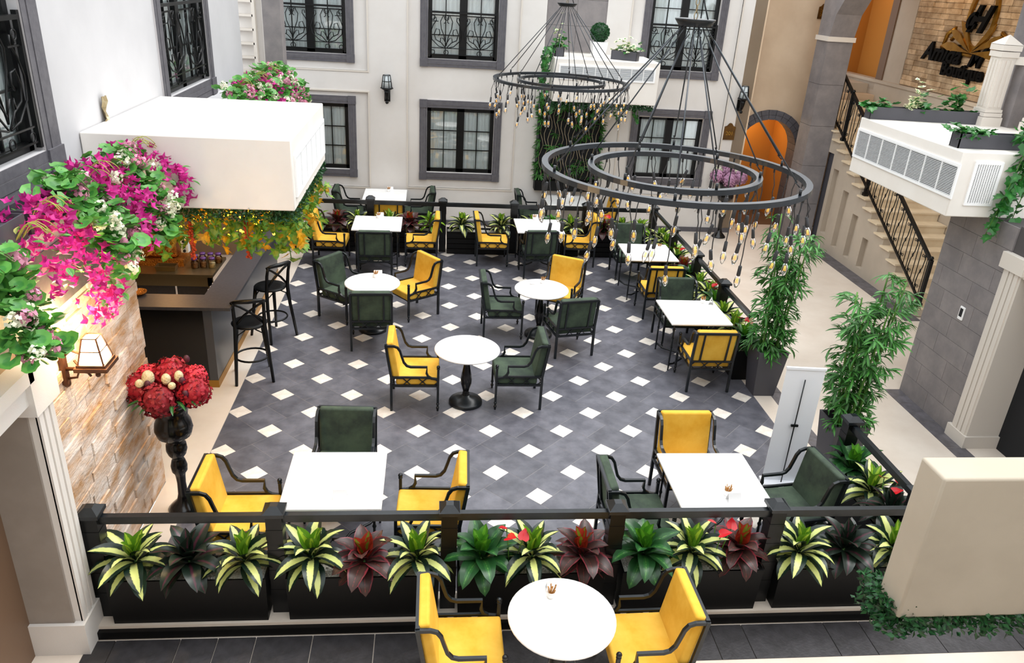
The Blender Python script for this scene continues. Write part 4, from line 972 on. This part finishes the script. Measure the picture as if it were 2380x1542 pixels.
# =================================================================== CHANDELIERS
def chandelier(name, label, cx, cy, z, zp, seed):
    r = random.Random(seed); t = thing('ring_chandelier', label, 'chandelier', (cx, cy, z))
    def ring(R, nm):
        m = MB(); n = 64; prof = [(R-.026, -.024), (R+.026, -.024), (R+.026, .018), (R-.026, .018), (R-.026, -.024)]
        vs = [(a*math.cos(2*PI*j/n), a*math.sin(2*PI*j/n), b) for a, b in prof[:4] for j in range(n)]
        m.add(vs, [(i*n+j, i*n+(j+1) % n, ((i+1) % 4)*n+(j+1) % n, ((i+1) % 4)*n+j) for i in range(4) for j in range(n)]); m.build(nm, 'ring', t)
    ring(1.075, 'outer_ring'); ring(.69, 'inner_ring')
    h = zp-z
    m = MB(); m.lathe([(.11, -.028), (.125, -.025), (.155, .015), (.155, .024), (1e-4, .02)], 28); m.build('ceiling_plate', 'iron', t, (0, 0, h))
    for q, (R, n, off) in enumerate(((1.075, 6, .25), (.69, 6, .72))):
        for k in range(n):
            a = off+k*2*PI/n; rr = .1 if q == 0 else .06
            p0 = Vector((rr*math.cos(a), rr*math.sin(a), h-.03)); p1 = Vector((R*math.cos(a), R*math.sin(a), .06)); d = (p1-p0).normalized()
            m = MB(); m.tube([p0+d*.12, p1-d*.06], .0062, 6); m.tube([p0, p0+d*.12], .004, 5); o = m.build('rod', 'ring', t)
            m = MB(); m.tube([p1-d*.07+Vector((.012*math.cos(s), .012*math.sin(s), .0))*(i % 2) for i, s in enumerate((0, 1, 2, 3))]+[p1-d*.02], .005, 5); m.tube([p1+Vector((0, 0, .005)), p1-Vector((0, 0, .045))], .012, 6); m.build('shackle', 'iron', o)
    m = MB()
    for k in range(int(1.6/.05)):
        zz = h+.02+k*.05; a = (k % 2)*PI/2
        m.tube([(math.cos(a)*.014*math.cos(s*PI/4), math.sin(a)*.014*math.cos(s*PI/4), zz+.025+.03*math.sin(s*PI/4)) for s in range(8)], .004, 4, closed=True)
    o = m.build('chain', 'steel', t); o['kind'] = 'stuff'
    m = MB(); m.tube([(.1, 0, h+.02), (.06, 0, h+.12), (.02, 0, h+.25), (.012, .01, h+.6), (0.01, 0, h+1.6)], .006, 5); m.build('power_cord', 'socket', t)
    so_ = MB(); so_.lathe([(.008, .058), (.0135, .052), (.0145, 0), (.0145, -.02), (.011, -.024)], 10); so_ = so_.mesh('socket', 'socket')
    gl = MB(); gl.lathe([(.011, -.024), (.019, -.042), (.024, -.066), (.021, -.092), (.010, -.118), (1e-4, -.128)], 12); gl = gl.mesh('bulb_glass', 'clear')
    fi = MB()
    for s in range(4): a = s*PI/2; fi.tube([(.006*math.cos(a), .006*math.sin(a), -.045), (.009*math.cos(a), .009*math.sin(a), -.086)], .0019, 5)
    fi = fi.mesh('filament', 'filament')
    for R, n in ((1.075, 44), (.69, 28)):
        for k in range(n):
            a = 2*PI*(k+.3*r.random())/n; L = (.14, .3, .22, .38)[k % 4]*r.uniform(.85, 1.1); sw = r.uniform(-.05, .05); s2 = r.uniform(-.04, .04)
            m = MB(); m.tube([(0, 0, -.025), (0, 0, -.06)], .009, 6); m.tube([(0, 0, -.03), (sw*.2, s2*.3, -.06-L*.15), (sw*.9, s2, -.06-L*.5), (sw*.8, s2*.7, -.06-L*.8), (sw, s2, -.06-L)], .0042, 5)
            p = m.build('pendant_cord', 'socket', t, (R*math.cos(a), R*math.sin(a), 0)); e = (r.uniform(-.25, .25), r.uniform(-.25, .25), 0); q = (sw, s2, -.06-L-.055)
            inst('socket', so_, p, q, e); inst('bulb_glass', gl, p, q, e); inst('filament', fi, p, q, e)
    return t
chandelier('c', 'nearer double ring chandelier hung over the right half of the tables', 1.69, -2.0, 3.51, 4.66, 3)
chandelier('c', 'farther double ring chandelier hung before the back wall, smaller in view', 1.735, 4.65, 3.42, 4.56, 6)
# =================================================================== LAMPS
L1 = thing('wall_lantern', 'lit bronze wall lantern with square glass shade on the travertine wall', 'lamp', (-2.985, -2.95, 2.2))
m = MB(); m.b2((0, -.03, -.22), (.035, .03, .19)); m.ball((.02, 0, .2), .032, 8); m.ball((.02, 0, -.22), .03, 8); m.build('wall_plate', 'bronze', L1)
m = MB(); m.tube([(.03, 0, -.1), (.30, 0, -.1)], .014, 6); m.ball((.31, 0, -.11), .022, 8); m.ball((.25, 0, -.145), .02, 8)
for pts in ([(.03, 0, .1), (.08, 0, .12), (.1, 0, .08), (.07, 0, .05), (.05, 0, .075)], [(.03, 0, .0), (.09, 0, .05), (.16, 0, .02), (.17, 0, -.06), (.12, 0, -.07), (.1, 0, -.03)], [(.03, 0, -.18), (.1, 0, -.17), (.12, 0, -.12), (.18, 0, -.13), (.2, 0, -.16)]): m.tube(pts, .009, 6)
m.build('bracket_arm', 'bronze', L1)
m = MB(); m.box((.25, 0, -.06), (.23, .23, .03)); m.box((.25, 0, -.035), (.20, .20, .02))
for sx in (-1, 1):
    for s in (-1, 1): m.bar([(.25+sx*.088, s*.088, -.03), (.25+sx*.048, s*.048, .165)], .01)
for z, w in ((.165, .05), (.07, .069)):
    for s in (-1, 1): m.bar([(.25-w, s*w, z), (.25+w, s*w, z)], .007); m.bar([(.25+s*w, -w, z), (.25+s*w, w, z)], .007)
m.build('lantern_frame', 'bronze', L1)
m = MB(); m.box((.25, 0, .066), (.168, .168, .186), top=.55); m.build('shade_glass', 'lampglass', L1)
point('lantern_light', (-2.86, -3.0, 2.5), 20, (1, .70, .30), .05); point('lantern_glow', (-2.7, -2.75, 2.35), 8, (1, .64, .3), .1)
def sconce(x, y, z, label):
    t = thing('wall_sconce', label, 'lamp', (x, y, z)); m = MB(); m.b2((-.05, -.01, -.2), (.05, .02, .0)); m.tube([(0, 0, -.15), (0, -.1, -.14), (0, -.13, -.05), (0, -.13, 0)], [.03, .03, .04, .05], 8); m.ball((0, -.12, -.2), .03, 8); m.build('bracket', 'black', t)
    m = MB(); m.lathe([(.05, 0), (.11, .03), (.11, .045)], 6, (0, -.13, 0))
    for k in range(6):
        a = k*PI/3; m.tube([(.09*math.cos(a), -.13+.09*math.sin(a), .04), (.06*math.cos(a), -.13+.06*math.sin(a), .25)], .006, 5)
    for z_, r_ in ((.25, .06), (.15, .074)): m.tube([(r_*math.cos(k*PI/3), -.13+r_*math.sin(k*PI/3), z_) for k in range(6)], .006, 5, closed=True)
    m.build('cage', 'black', t); m = MB(); m.lathe([(.083, .045), (.055, .25)], 6, (0, -.13, 0)); m.build('glass_shade', 'frost', t); t.scale = (1.15, 1.15, 1.15); return t
sconce(-1.22, 7.88, 2.74, 'black caged wall sconce on the back wall between two window bays'); sconce(6.02, 7.88, 2.86, 'black caged wall sconce on the pier left of the arch')
# =================================================================== BAR
b = thing('bar_counter', 'dark L-shaped bar counter with grey top and gold base strip', 'bar', (-2.93, .6, 0))
m = MB(); m.prism([(.24, -.05), (.24, 4.1), (-.16, 4.1), (-.16, .36), (-2.2, .36), (-2.2, -.05)], .04); m.build('countertop', 'counter', b, (0, 0, 1.065))
m = MB(); m.b2((-.1, 0, .1), (0, 4.05, 1.065)); m.build('front_panel', 'cface', b); m = MB(); m.b2((-2.2, 0, .1), (-.101, .06, 1.065)); m.build('end_panel', 'gloss', b)
m = MB(); m.b2((-.1, -.004, 0), (.005, 4.05, .1)); m.b2((-2.2, -.004, 0), (-.1, .06, .1)); m.build('base_strip', 'gold', b)
t = thing('steel_bench', 'brushed steel work bench inside the bar', 'bench', (-4.2, 2.55, 0)); m = MB(); m.b2((-.9, -.37, .86), (.88, .4, .9)); m.build('worktop', 'steel', t)
m = MB(); m.b2((-.9, -.35, .72), (.86, -.33, .86)); m.build('apron', 'steel', t)
for x in (.8, -.3):
    m = MB(); m.b2((x, -.35, 0), (x+.06, -.29, .86)); m.build('leg', 'steel', t)
for x in (-.9, -.22, .36):
    m = MB(); m.b2((x, -.3, .1), (x+.55, -.28, .7)); m.build('cabinet_door', 'counter', t)
t = thing('coffee_machine', 'embossed copper coffee machine on the steel bench behind the bar', 'machine', (-4.15, 2.68, .9)); m = MB(); m.box((0, 0, .05), (.72, .36, .1)); m.build('base', 'copper', t)
m = MB(); m.box((0, 0, 0), (.56, .3, .32)); bevel(m, .03, 2).build('body', 'copper', t, (-.02, .02, .27)); m = MB(); m.box((.36, -.02, .27), (.1, .1, .2)); pn = m.build('control_panel', 'white2', t)
for zz in (.34, .26, .2): m = MB(); m.lathe([(.02, 0), (.02, .02)], 10, M=Euler((PI/2, 0, 0)).to_matrix().to_4x4()); m.build('knob', 'socket', pn, (.36, -.07, zz))
JR = [(-3.63, 2.47, 'spice'), (-3.52, 2.5, 'spice'), (-3.4, 2.5, 'creamf'), (-3.66, 2.6, 'spice'), (-3.58, 2.7, 'spice'), (-3.47, 2.7, 'creamf'), (-3.36, 2.7, 'spice')]
for k, (x, y, c) in enumerate(JR):
    t = thing('storage_jar', 'purple-lidded glass jar of %s on the steel bench, %s' % ('pale powder' if c == 'creamf' else 'brown spice', ['front left', 'front middle', 'front right', 'second row left', 'back left', 'back middle', 'back right'][k]), 'jar', (x, y, .9), 0, 'purple lidded jars'); m = MB(); m.lathe([(.046, 0), (.05, .01), (.05, .085), (.036, .11), (.036, .12)], 14); m.build('glass', 'clear', t); m = MB(); m.lathe([(.044, .004), (.046, .07), (1e-4, .075)], 12); m.build('contents', c, t); m = MB(); m.lathe([(.041, .118), (.041, .145), (1e-4, .148)], 14); m.build('lid', 'purple', t)
m = MB(); m.add([(-.14, -.08, .07), (.14, -.08, .07), (.14, .08, .07), (-.14, .08, .07), (-.125, -.065, 0), (.125, -.065, 0), (.125, .065, 0), (-.125, .065, 0), (-.13, -.07, .07), (.13, -.07, .07), (.13, .07, .07), (-.13, .07, .07)], [(0, 1, 9, 8), (1, 2, 10, 9), (2, 3, 11, 10), (3, 0, 8, 11), (8, 9, 5, 4), (9, 10, 6, 5), (10, 11, 7, 6), (11, 8, 4, 7), (4, 5, 6, 7), (0, 4, 5, 1), (1, 5, 6, 2), (2, 6, 7, 3), (3, 7, 4, 0)]); tag(m.build('steel_tray', 'steel', None, (-3.98, 2.36, .901)), 'shallow stainless steel tray on the bench behind the bar', 'tray')
m = MB(); m.lathe([(.05, 0), (.09, .02), (.1, .045), (.085, .03), (1e-4, .012)], 16); tag(m.build('orange_dish', 'copper', None, (-3.86, .93, 1.106)), 'copper coloured dish at the stone wall end of the bar counter', 'dish')
for k in range(6):
    m = MB(); m.lathe([(.025, 0), (.035, .06), (.032, .06), (1e-4, .01)], 12); tag(m.build('small_cup', 'white3', None, (-3.17, 1.5+.11*k, .9+.0)), 'small pale cup inside the bar counter, %s in its row from the camera' % ('first', 'second', 'third', 'fourth', 'fifth', 'sixth')[k], 'cup', 'row of cups inside the bar')
m = MB(); m.b2((-3.24, 1.4, .86), (-3.09, 2.15, .9)); tag(m.build('inner_shelf', 'steel'), 'narrow steel shelf fixed inside the bar counter', 'shelf')
point('bar_lamp', (-3.9, 1.8, 2.45), 16, (1, .66, .3), .15); point('bar_lamp', (-2.35, -.1, 2.5), 14, (1, .6, .12), .04); point('bar_lamp', (-4.4, 3.6, 2.3), 9, (1, .5, .18), .2)
# =================================================================== URNS
def urn(x, y, label, c1, c2, zs=1.0):
    t = thing('flower_urn', label, 'flower urn', (x, y, 0)); m = MB()
    m.lathe([(.15, 0), (.15, .015), (.12, .05), (.06, .11), (.045, .18), (.04, .3), (.045, .38), (.05, .41), (.07, .44), (.075, .5), (.06, .56), (.045, .585), (.06, .6), (.08, .63), (.095, .68), (.09, .74), (.06, .775), (.08, .79), (.15, .84), (.17, .91), (.16, .98), (.135, 1.04), (.15, 1.12), (.2, 1.25), (.19, 1.25), (1e-4, 1.15)], 24); m.build('urn', 'gloss', t, (0, 0, 0))
    def head(rad, mm, key):
        if key not in LM:
            q = random.Random(key); mb = MB(); mb.ball((0, 0, 0), rad*.86, 10)
            for k in range(240):
                d = Vector((q.gauss(0, 1), q.gauss(0, 1), q.gauss(0, 1))).normalized(); M_ = Matrix.Translation(d*rad*q.uniform(.88, 1.02)) @ d.to_track_quat('Z', 'Y').to_matrix().to_4x4() @ Euler((q.uniform(-.5, .5), q.uniform(-.5, .5), q.uniform(0, 6))).to_matrix().to_4x4(); s = .038
                mb.add([(-s*.5, 0, 0), (0, -s*.5, .012), (s*.5, 0, 0), (0, s*.5, .012)], [(0, 1, 2, 3)], True, M_)
            LM[key] = mb.mesh('hydrangea_head', mm)
        return LM[key]
    H1 = head(.15, c1, c1+'1'); H2 = head(.12, c2, c2+'2')
    for p, h, s in (((0, .13, 1.41), H1, 1.05), ((-.03, -.17, 1.3), H1, 1.05), ((.24, -.04, 1.32), H1, 1), ((-.26, 0, 1.33), H1, .95), ((.2, .14, 1.37), H2, .95), ((-.2, .13, 1.37), H2, 1)): inst('hydrangea_head', h, t, p, (p[0]*5, p[1]*5, p[2]), s)
    return t
u1 = urn(-2.66, -1.84, 'tall turned black urn of red hydrangeas by the travertine wall', 'red', 'redp')
for p, s in (((-.14, -.05, 1.46), (.055, .055, .075)), ((.02, -.07, 1.46), (.042, .042, .055)), ((.12, -.03, 1.47), (.04, .04, .055)), ((.08, -.12, 1.42), (.034, .034, .034)), ((-.2, -.1, 1.43), (.04, .04, .04))):
    m = MB(); m.ball((0, 0, 0), 1, 12, s); m.build('seed_head', 'prot', u1, p)
for p in ((-.12, -.13, 1.44), (.16, -.08, 1.45), (.2, -.16, 1.36), (.15, .14, 1.56)): m = MB(); m.ball((0, 0, 0), .03, 8, (1, .7, 1.3)); m.build('plum_bud', 'plum', u1, p)
for k in range(12):
    a = (-2.6, -2.3, -2.0, -.9, -.6, -.3, .3, -1.2, -2.8, -.45, .1, -2.45)[k]; put_leaf(u1, leafmesh('fernl', lambda: blade(.2, .035, .6, 5), 'glossg'), (math.cos(a)*.17, math.sin(a)*.17, 1.27), a-PI/2, .1+.05*k % .3)
urn(5.92, 7.55, 'black urn of pink and white hydrangeas before the pier left of the arch', 'lilac', 'cream')
# =================================================================== BANNER
t = thing('roll_up_banner', 'blank white roll-up banner stand seen from behind, by the front right table', 'banner', (3.50, -1.57, 0), math.radians(-5))
m = MB(); m.box((0, 0, .045), (.42, .16, .09)); bevel(m, .012, 2).build('base_cassette', 'silver', t); m = MB(); m.b2((-.2, .0, .09), (.2, .006, 1.45)); m.build('banner_sheet', 'silver', t); m = MB(); m.b2((-.205, -.012, 1.44), (.205, .014, 1.465)); m.build('top_rail', 'silver', t)
m = MB(); m.tube([(0, -.03, .09), (0, -.03, 1.34)], .007, 6); m.build('support_pole', 'iron', t); m = MB(); m.box((0, -.03, .8), (.075, .02, .022)); m.build('pole_clip', 'black', t)
for s in (-1, 1): m = MB(); m.b2((s*.13-.02, -.16, .0), (s*.13+.02, .16, .012)); m.build('foot', 'silver', t)
# =================================================================== STAIR RAIL
t = thing('stair_railing', 'black scrolled iron railing climbing the staircase edge', 'railing', (8.02, 3.37, 0)); y0 = 3.37
zt = lambda y: .97+.585*(y-y0); zb = lambda y: .24+.553*(y-y0)
m = MB(); m.bar([(0, 0, zt(y0)), (0, 5.0, zt(y0+5))], .05); m.build('handrail', 'black', t); m = MB(); m.bar([(0, 0, zb(y0)), (0, 5.0, zb(y0+5))], .035); m.build('bottom_rail', 'black', t)
for yy in (0, 2.45, 3.75, 5.0):
    z_ = sy(y0+yy); m = MB(); m.b2((-.03, yy-.03, z_), (.03, yy+.03, zt(y0+yy)+.02)); m.box((0, yy, z_+.03), (.09, .09, .06)); m.ball((0, yy, zt(y0+yy)+.05), .035, 8); m.build('newel_post', 'black', t)
k = 0; y = .1
while y < 4.95:
    m = MB(); a, b_ = zb(y0+y), zt(y0+y)
    if k % 3 == 1:
        H_ = b_-a; m.tube([(0, y, a), (0, y+.05, a+H_*.2), (0, y+.03, a+H_*.4), (0, y-.03, a+H_*.6), (0, y-.05, a+H_*.8), (0, y, b_)], .009, 5)
        for zz in (.14, .86):
            for s in (-1, 1): m.tube([(0, y+s*.03+.025*math.cos(q*PI/3), a+H_*zz+.025*math.sin(q*PI/3)) for q in range(6)], .007, 4, closed=True)
        m.ball((0, y, a+H_*.5), .02, 6, (.6, 1, 2)); m.build('scroll_baluster', 'black', t)
    else: m.tube([(0, y, a), (0, y, b_)], .008, 5); m.build('baluster', 'black', t)
    y += .105; k += 1
# =================================================================== SIGN AND PLAQUES
def text(s, size, ext, mt, parent, loc, rot, name, shear=0, off=0, align='LEFT'):
    c = D.curves.new(name, 'FONT'); c.body = s; c.size = size; c.extrude = ext; c.shear = shear; c.offset = off; c.align_x = align; c.resolution_u = 3
    o = D.objects.new('tmp', c); COL.objects.link(o); dg = bpy.context.evaluated_depsgraph_get(); dg.update(); me = D.meshes.new_from_object(o.evaluated_get(dg)); D.objects.remove(o)
    me.materials.clear(); me.materials.append(MT[mt]); k = inst(name, me, parent, loc); k.rotation_mode = 'QUATERNION'; k.rotation_quaternion = rot; return k
QX = Matrix(((0, 0, -1), (-1, 0, 0), (0, 1, 0))).to_quaternion()
t = thing('wall_sign', 'hotel sign of gold crest and black lettering on the upper right brick wall', 'sign', (9.33, 5.75, 4.1))
text('Amida  M', .46, .025, 'letter', t, (-.02, 1.46, -.20), QX, 'name_lettering', .35, .012)
text('Boutique', .34, .025, 'letter', t, (-.02, .74, -.42), QX, 'lower_lettering', 0, .012)
text('H', .62, .03, 'letter', t, (-.05, .26, .38), QX, 'crest_letter', .45, .02)
text('C', .40, .03, 'letter', t, (-.05, .34, .42), QX, 'crest_letter', .3, .014)
m = MB(); n = 40; vs = []
for rr in (1, .8):
    for xx in (-.02, .03): vs += [(xx, -.40*rr*math.cos(2*PI*j/n), .62+.6*rr*math.sin(2*PI*j/n)) for j in range(n)]
for a, c in ((0, 1), (1, 3), (3, 2), (2, 0)): m.add([], []); m.f += [(a*n+j, a*n+(j+1) % n, c*n+(j+1) % n, c*n+j) for j in range(n)]; m.sm += [False]*n
m.v = vs; m.at = [(0, 0, 0)]*len(vs); m.build('crest_ring', 'brass', t)
pet = MB(); pet.prism([(0, 0), (.03, .2), (.075, .42), (.06, .56), (.0, .66), (-.04, .5), (-.02, .25)], .03); pet = pet.mesh('crest_petal', 'brass')
for k in range(9):
    a = -1.5+k*3.0/8
    if abs(a) < .5: continue
    o = inst('crest_petal', pet, t, (-.015, 0, .02), None, .8+.55*abs(a)/1.5); o.rotation_mode = 'QUATERNION'; o.rotation_quaternion = QX @ Euler((0, 0, -a)).to_quaternion()
m = MB(); m.tube([(0, .95, .06), (0, .5, .0), (0, 0, -.03), (0, -.5, .0), (0, -.95, .06)], .035, 6); m.build('crest_base', 'brass', t)
for s in (-1, 1): m = MB(); m.tube([(0, s*.9, .1), (0, s*.86, .3), (0, s*.66, .4), (0, s*.6, .28), (0, s*.7, .2)], .04, 6); m.build('crest_scroll', 'brass', t)
QY = Matrix(((1, 0, 0), (0, 0, -1), (0, 1, 0))).to_quaternion()
for x, y, z, s, lines, lb in ((5.9, 7.89, 2.03, 1, ('201',), 'bronze room number plaque on the pier beside the arch'), (7.74, 8.59, 4.47, .85, ('201', '204'), 'small bronze plaque high on the warm wall left of the column')):
    t = thing('number_plaque', lb, 'plaque', (x, y, z)); m = MB(); m.prism([(-.12*s, 0), (.12*s, 0), (.12*s, .27*s), (.07*s, .29*s), (.03*s, .34*s), (0, .35*s), (-.03*s, .34*s), (-.07*s, .29*s), (-.12*s, .27*s)], .015, M=Euler((PI/2, 0, 0)).to_matrix().to_4x4()); m.build('plate', 'plaque', t)
    for k, L in enumerate(lines): text(L, .11*s if len(lines) == 1 else .085, .004, 'brass', t, (0, -.018, (.1 if len(lines) == 1 else .15-.09*k)*s), QY, 'number', 0, 0, 'CENTER')
# =================================================================== BACK WALL GREENERY
t = thing('green_wall_panel', 'dark framed wall panel of pale twigs and foliage under the back box', 'wall panel', (2.5, 7.88, .86)); m = MB(); m.b2((-.66, -.03, 0), (.66, .02, 1.95)); m.build('backing', 'dark', t)
for s in (-1, 1): m = MB(); m.b2((s*.66-.02, -.05, 0), (s*.66+.02, .02, 1.95)); m.build('frame_side', 'dgrey', t)
m = MB(); m.b2((-.68, -.2, 0), (.68, .02, .21)); m.build('trough', 'planter', t)
for k in range(15):
    x = -.58+.083*k; m = MB(); m.tube([(x+.04*math.sin(q*1.3+k), -.06-.03*math.sin(q+k), .2+.12*q) for q in range(14)], .006, 5); m.build('twig', 'twig', t)
def spd():
    mb = MB(); rs = random.Random(2)
    for i in range(8):
        b = blade(rs.uniform(.1, .16), .022, .5, 3, .2); M_ = Euler((rs.uniform(-.3, .3), 0, (i-3.5)*.42)).to_matrix().to_4x4(); mb.add([M_ @ Vector(v) for v in b.v], b.f, True, at=b.at)
    return mb
for k in range(150):
    x = RR.choice((-.62, .62, RR.uniform(-.6, .6), RR.uniform(-.6, .6))); z = RR.uniform(.2, 1.9) if abs(x) > .6 or k % 2 else RR.choice((RR.uniform(.2, .55), RR.uniform(1.5, 1.9)))
    put_leaf(t, leafmesh('palmspray', spd, 'bamb'), (x, -.07, z), RR.choice((PI/2, -PI/2, PI, PI)) if abs(x) < .6 else (-PI/2 if x > 0 else PI/2), RR.uniform(-.8, .8), RR.uniform(-.6, .6), RR.uniform(.9, 1.4), 'foliage')
S = [[(2.0+.13*k, 6.95+.2*(k % 3), 2.74), (2.0+.13*k+RR.uniform(-.08, .08), 6.95+.2*(k % 3), 2.74-(.2, .35, .28)[k % 3])] for k in range(14)]
vine('hanging_greenery', 'dark green foliage hanging under the back wall box', 'vine', S, ivm, .05, 1.0, 8)
S = [[(1.92, 6.75+.09*k, 3.72), (1.82, 6.75+.09*k, 3.75), (1.76, 6.72+.09*k, 3.5), (1.75, 6.72+.09*k, 2.75+.18*(k % 3))] for k in range(6)]
vine('trailing_ivy', 'long green ivy trailing off the left end of the back wall box', 'ivy', S, ivm, .045, 1.0, 9)
def ivybox(x, y, z, L, rz, label, tufts, seed):
    t = thing('ivy_planter', label, 'planter', (x, y, z), rz); m = MB(); h = .16; w = .085
    m.b2((-L/2, -w, 0), (L/2, -w+.012, h)); m.b2((-L/2, w-.012, 0), (L/2, w, h)); m.b2((-L/2, -w, 0), (-L/2+.012, w, h)); m.b2((L/2-.012, -w, 0), (L/2, w, h)); m.b2((-L/2+.01, -w+.01, .01), (L/2-.01, w-.01, .13)); m.build('trough', 'dgrey', t)
    r = random.Random(seed)
    for x0, mm, n, sp_, up in tufts:
        for k in range(int(n*1.9)): put_leaf(t, mm, (x0+r.gauss(0, sp_), r.gauss(0, .05), .14+abs(r.gauss(0, up))), r.uniform(0, 6.28), r.uniform(-.7, .7), r.uniform(-.5, .5), r.uniform(.7, 1.3))
        m = MB(); m.tube([(x0, 0, .1), (x0+.02, 0, .14+up)], .006, 5); m.build('stem', 'cane', t)
    return t
ivybox(3.26, 6.9, 3.602, .5, math.radians(-30), 'grey trough of variegated ivy at the right end of the back box', [(0, ivv, 26, .14, .12), (.1, ivm, 12, .1, .06)], 1)
ivybox(2.02, 7.1, 3.602, .35, math.radians(90), 'grey trough at the left end of the back box feeding the trailing ivy', [(0, ivm, 26, .1, .1), (0, ivv, 10, .08, .22)], 2)
t = thing('topiary_ball', 'clipped round box topiary in a tapered white pot on the back box', 'topiary', (2.8, 7.2, 3.602)); m = MB(); m.add([(-.11, -.11, 0), (.11, -.11, 0), (.11, .11, 0), (-.11, .11, 0), (-.15, -.15, .28), (.15, -.15, .28), (.15, .15, .28), (-.15, .15, .28)], [(3, 2, 1, 0), (4, 5, 6, 7), (0, 1, 5, 4), (1, 2, 6, 5), (2, 3, 7, 6), (3, 0, 4, 7)]); m.build('pot', 'white2', t)
mb = MB(); mb.ball((0, 0, 0), .165, 14)
mb.at = [(.9, 1, 1)]*len(mb.v); rr = random.Random(4)
for k in range(1800):
    d = Vector((rr.gauss(0, 1), rr.gauss(0, 1), rr.gauss(0, 1))).normalized(); M_ = Matrix.Translation(d*.165) @ Euler((rr.uniform(0, 6), rr.uniform(0, 6), rr.uniform(0, 6))).to_matrix().to_4x4(); q = .032
    mb.add([(0, 0, 0), (q*.35, q*.45, .1*q), (0, q, 0), (-q*.35, q*.45, .1*q)], [(0, 1, 2, 3)], True, M_, [(.1, 0, 1), (.9*rr.random(), 1, 1), (.2, 1, 1), (.5, 1, 1)])
o = mb.build('ball_foliage', 'boxh', t, (0, 0, .44)); o['kind'] = 'stuff'
# ---- on the right box
ivybox(6.38, 2.07, 3.422, 1.6, -.07, 'long grey trough with ivy tufts on the far edge of the right box', [(-.62, ivm, 16, .08, .04), (-.2, ivv, 26, .07, .16), (.0, ivm, 14, .06, .08), (.38, ivm, 28, .09, .16), (-.8, ivm, 12, .05, .02)], 5)
ivybox(6.35, .18, 3.422, 1.5, 0, 'grey trough with ivy on the near edge of the right box', [(-.72, ivm, 14, .06, .05), (-.5, ivm, 18, .08, .03), (.2, ivm, 30, .12, .12)], 6)
S = [[(6.26+.06*k, .12, 3.6), (6.24+.05*k, -.16, 3.62), (6.16+.05*k, -.2, 3.2), (6.02+.06*k, -.22, 2.5+.14*(k % 4))] for k in range(5)]
vine('trailing_ivy', 'green ivy strands trailing down the front of the right box', 'ivy', S, ivm, .06, 1.35, 12)
def post(x, y, label, m_='white', w=.1, H=1.1, cap=True):
    t = thing('balustrade_post', label, 'post', (x, y, 3.42)); m = MB(); m.box((0, 0, .06), (2.3*w, 2.3*w, .12)); m.box((0, 0, .15), (2.1*w, 2.1*w, .05)); m.box((0, 0, .2), (2*w, 2*w, .04)); m.build('base', m_, t)
    m = MB(); m.box((0, 0, H/2), (1.7*w, 1.7*w, H-.4))
    for s in (-1, 1):
        for k in (-1, 0, 1): m.box((s*.85*w, k*.5*w, H/2), (.02, .3*w, H-.5)); m.box((k*.5*w, s*.85*w, H/2), (.3*w, .02, H-.5))
    m.build('shaft', m_, t); m = MB(); m.box((0, 0, H-.18), (2*w, 2*w, .07)); m.box((0, 0, H-.1), (2.15*w, 2.15*w, .07)); m.box((0, 0, H), (2.2*w, 2.2*w, .12), top=.02); m.build('cap', m_, t); return t
post(7.2, 1.98, 'cream fluted balustrade post with pyramid cap at the upper right', 'mould', .125)
post(7.55, 1.4, 'cream balustrade post at the right edge of the photo', 'mould', .14, .86)
m = MB(); m.bar([(7.3, 1.95, 4.27), (8.6, 1.2, 4.27)], .1); tag(m.build('balustrade_rail', 'mould'), 'cream balustrade handrail running right from the fluted post', 'rail')
m = MB(); m.b2((7.42, 1.8, 3.42), (7.6, 2.0, 4.22)); tag(m.build('balustrade_pier', 'basalt'), 'short grey stone pier under the cream balustrade handrail', 'pier')
sl = MB(); sl.b2((7.42, -1.0, 3.2), (9.3, 2.3, 3.42)); struct('floor', sl, 'mould')
# ---- small wall devices
for p, q, lb in (((6.172, -.05, 1.46), (.02, .09, .17), 'white wall control panel on the grey block wall'), ((3.36, 7.89, 1.17), (.11, .02, .13), 'white thermostat on the back wall beside the green panel'), ((-2.955, -1.44, 1.12), (.03, .09, .12), 'white switch plate at the end of the travertine wall')):
    t = thing('wall_control', lb, 'control panel', p); m = MB(); m.box((0, 0, 0), q); bevel(m, .006, 1).build('housing', 'white2', t); m = MB(); s = [a*.62 for a in q]; i = q.index(min(q)); s[i] = q[i]*1.15; m.box((0, 0, .01), s); m.build('screen', 'dark', t)
mb = MB(); rr = random.Random(1); vs = [(rr.uniform(0, .05), -.06+.03*i, -.12+.05*j) for i in range(5) for j in range(6)]
mb.add(vs, [(i*6+j, i*6+j+1, i*6+j+7, i*6+j+6) for i in range(4) for j in range(5)]); tag(mb.build('foil_wrap', 'steel', None, (-3.445, -.32, 3.52)), 'crumpled silver foil in a slot of the white left wall', 'foil')
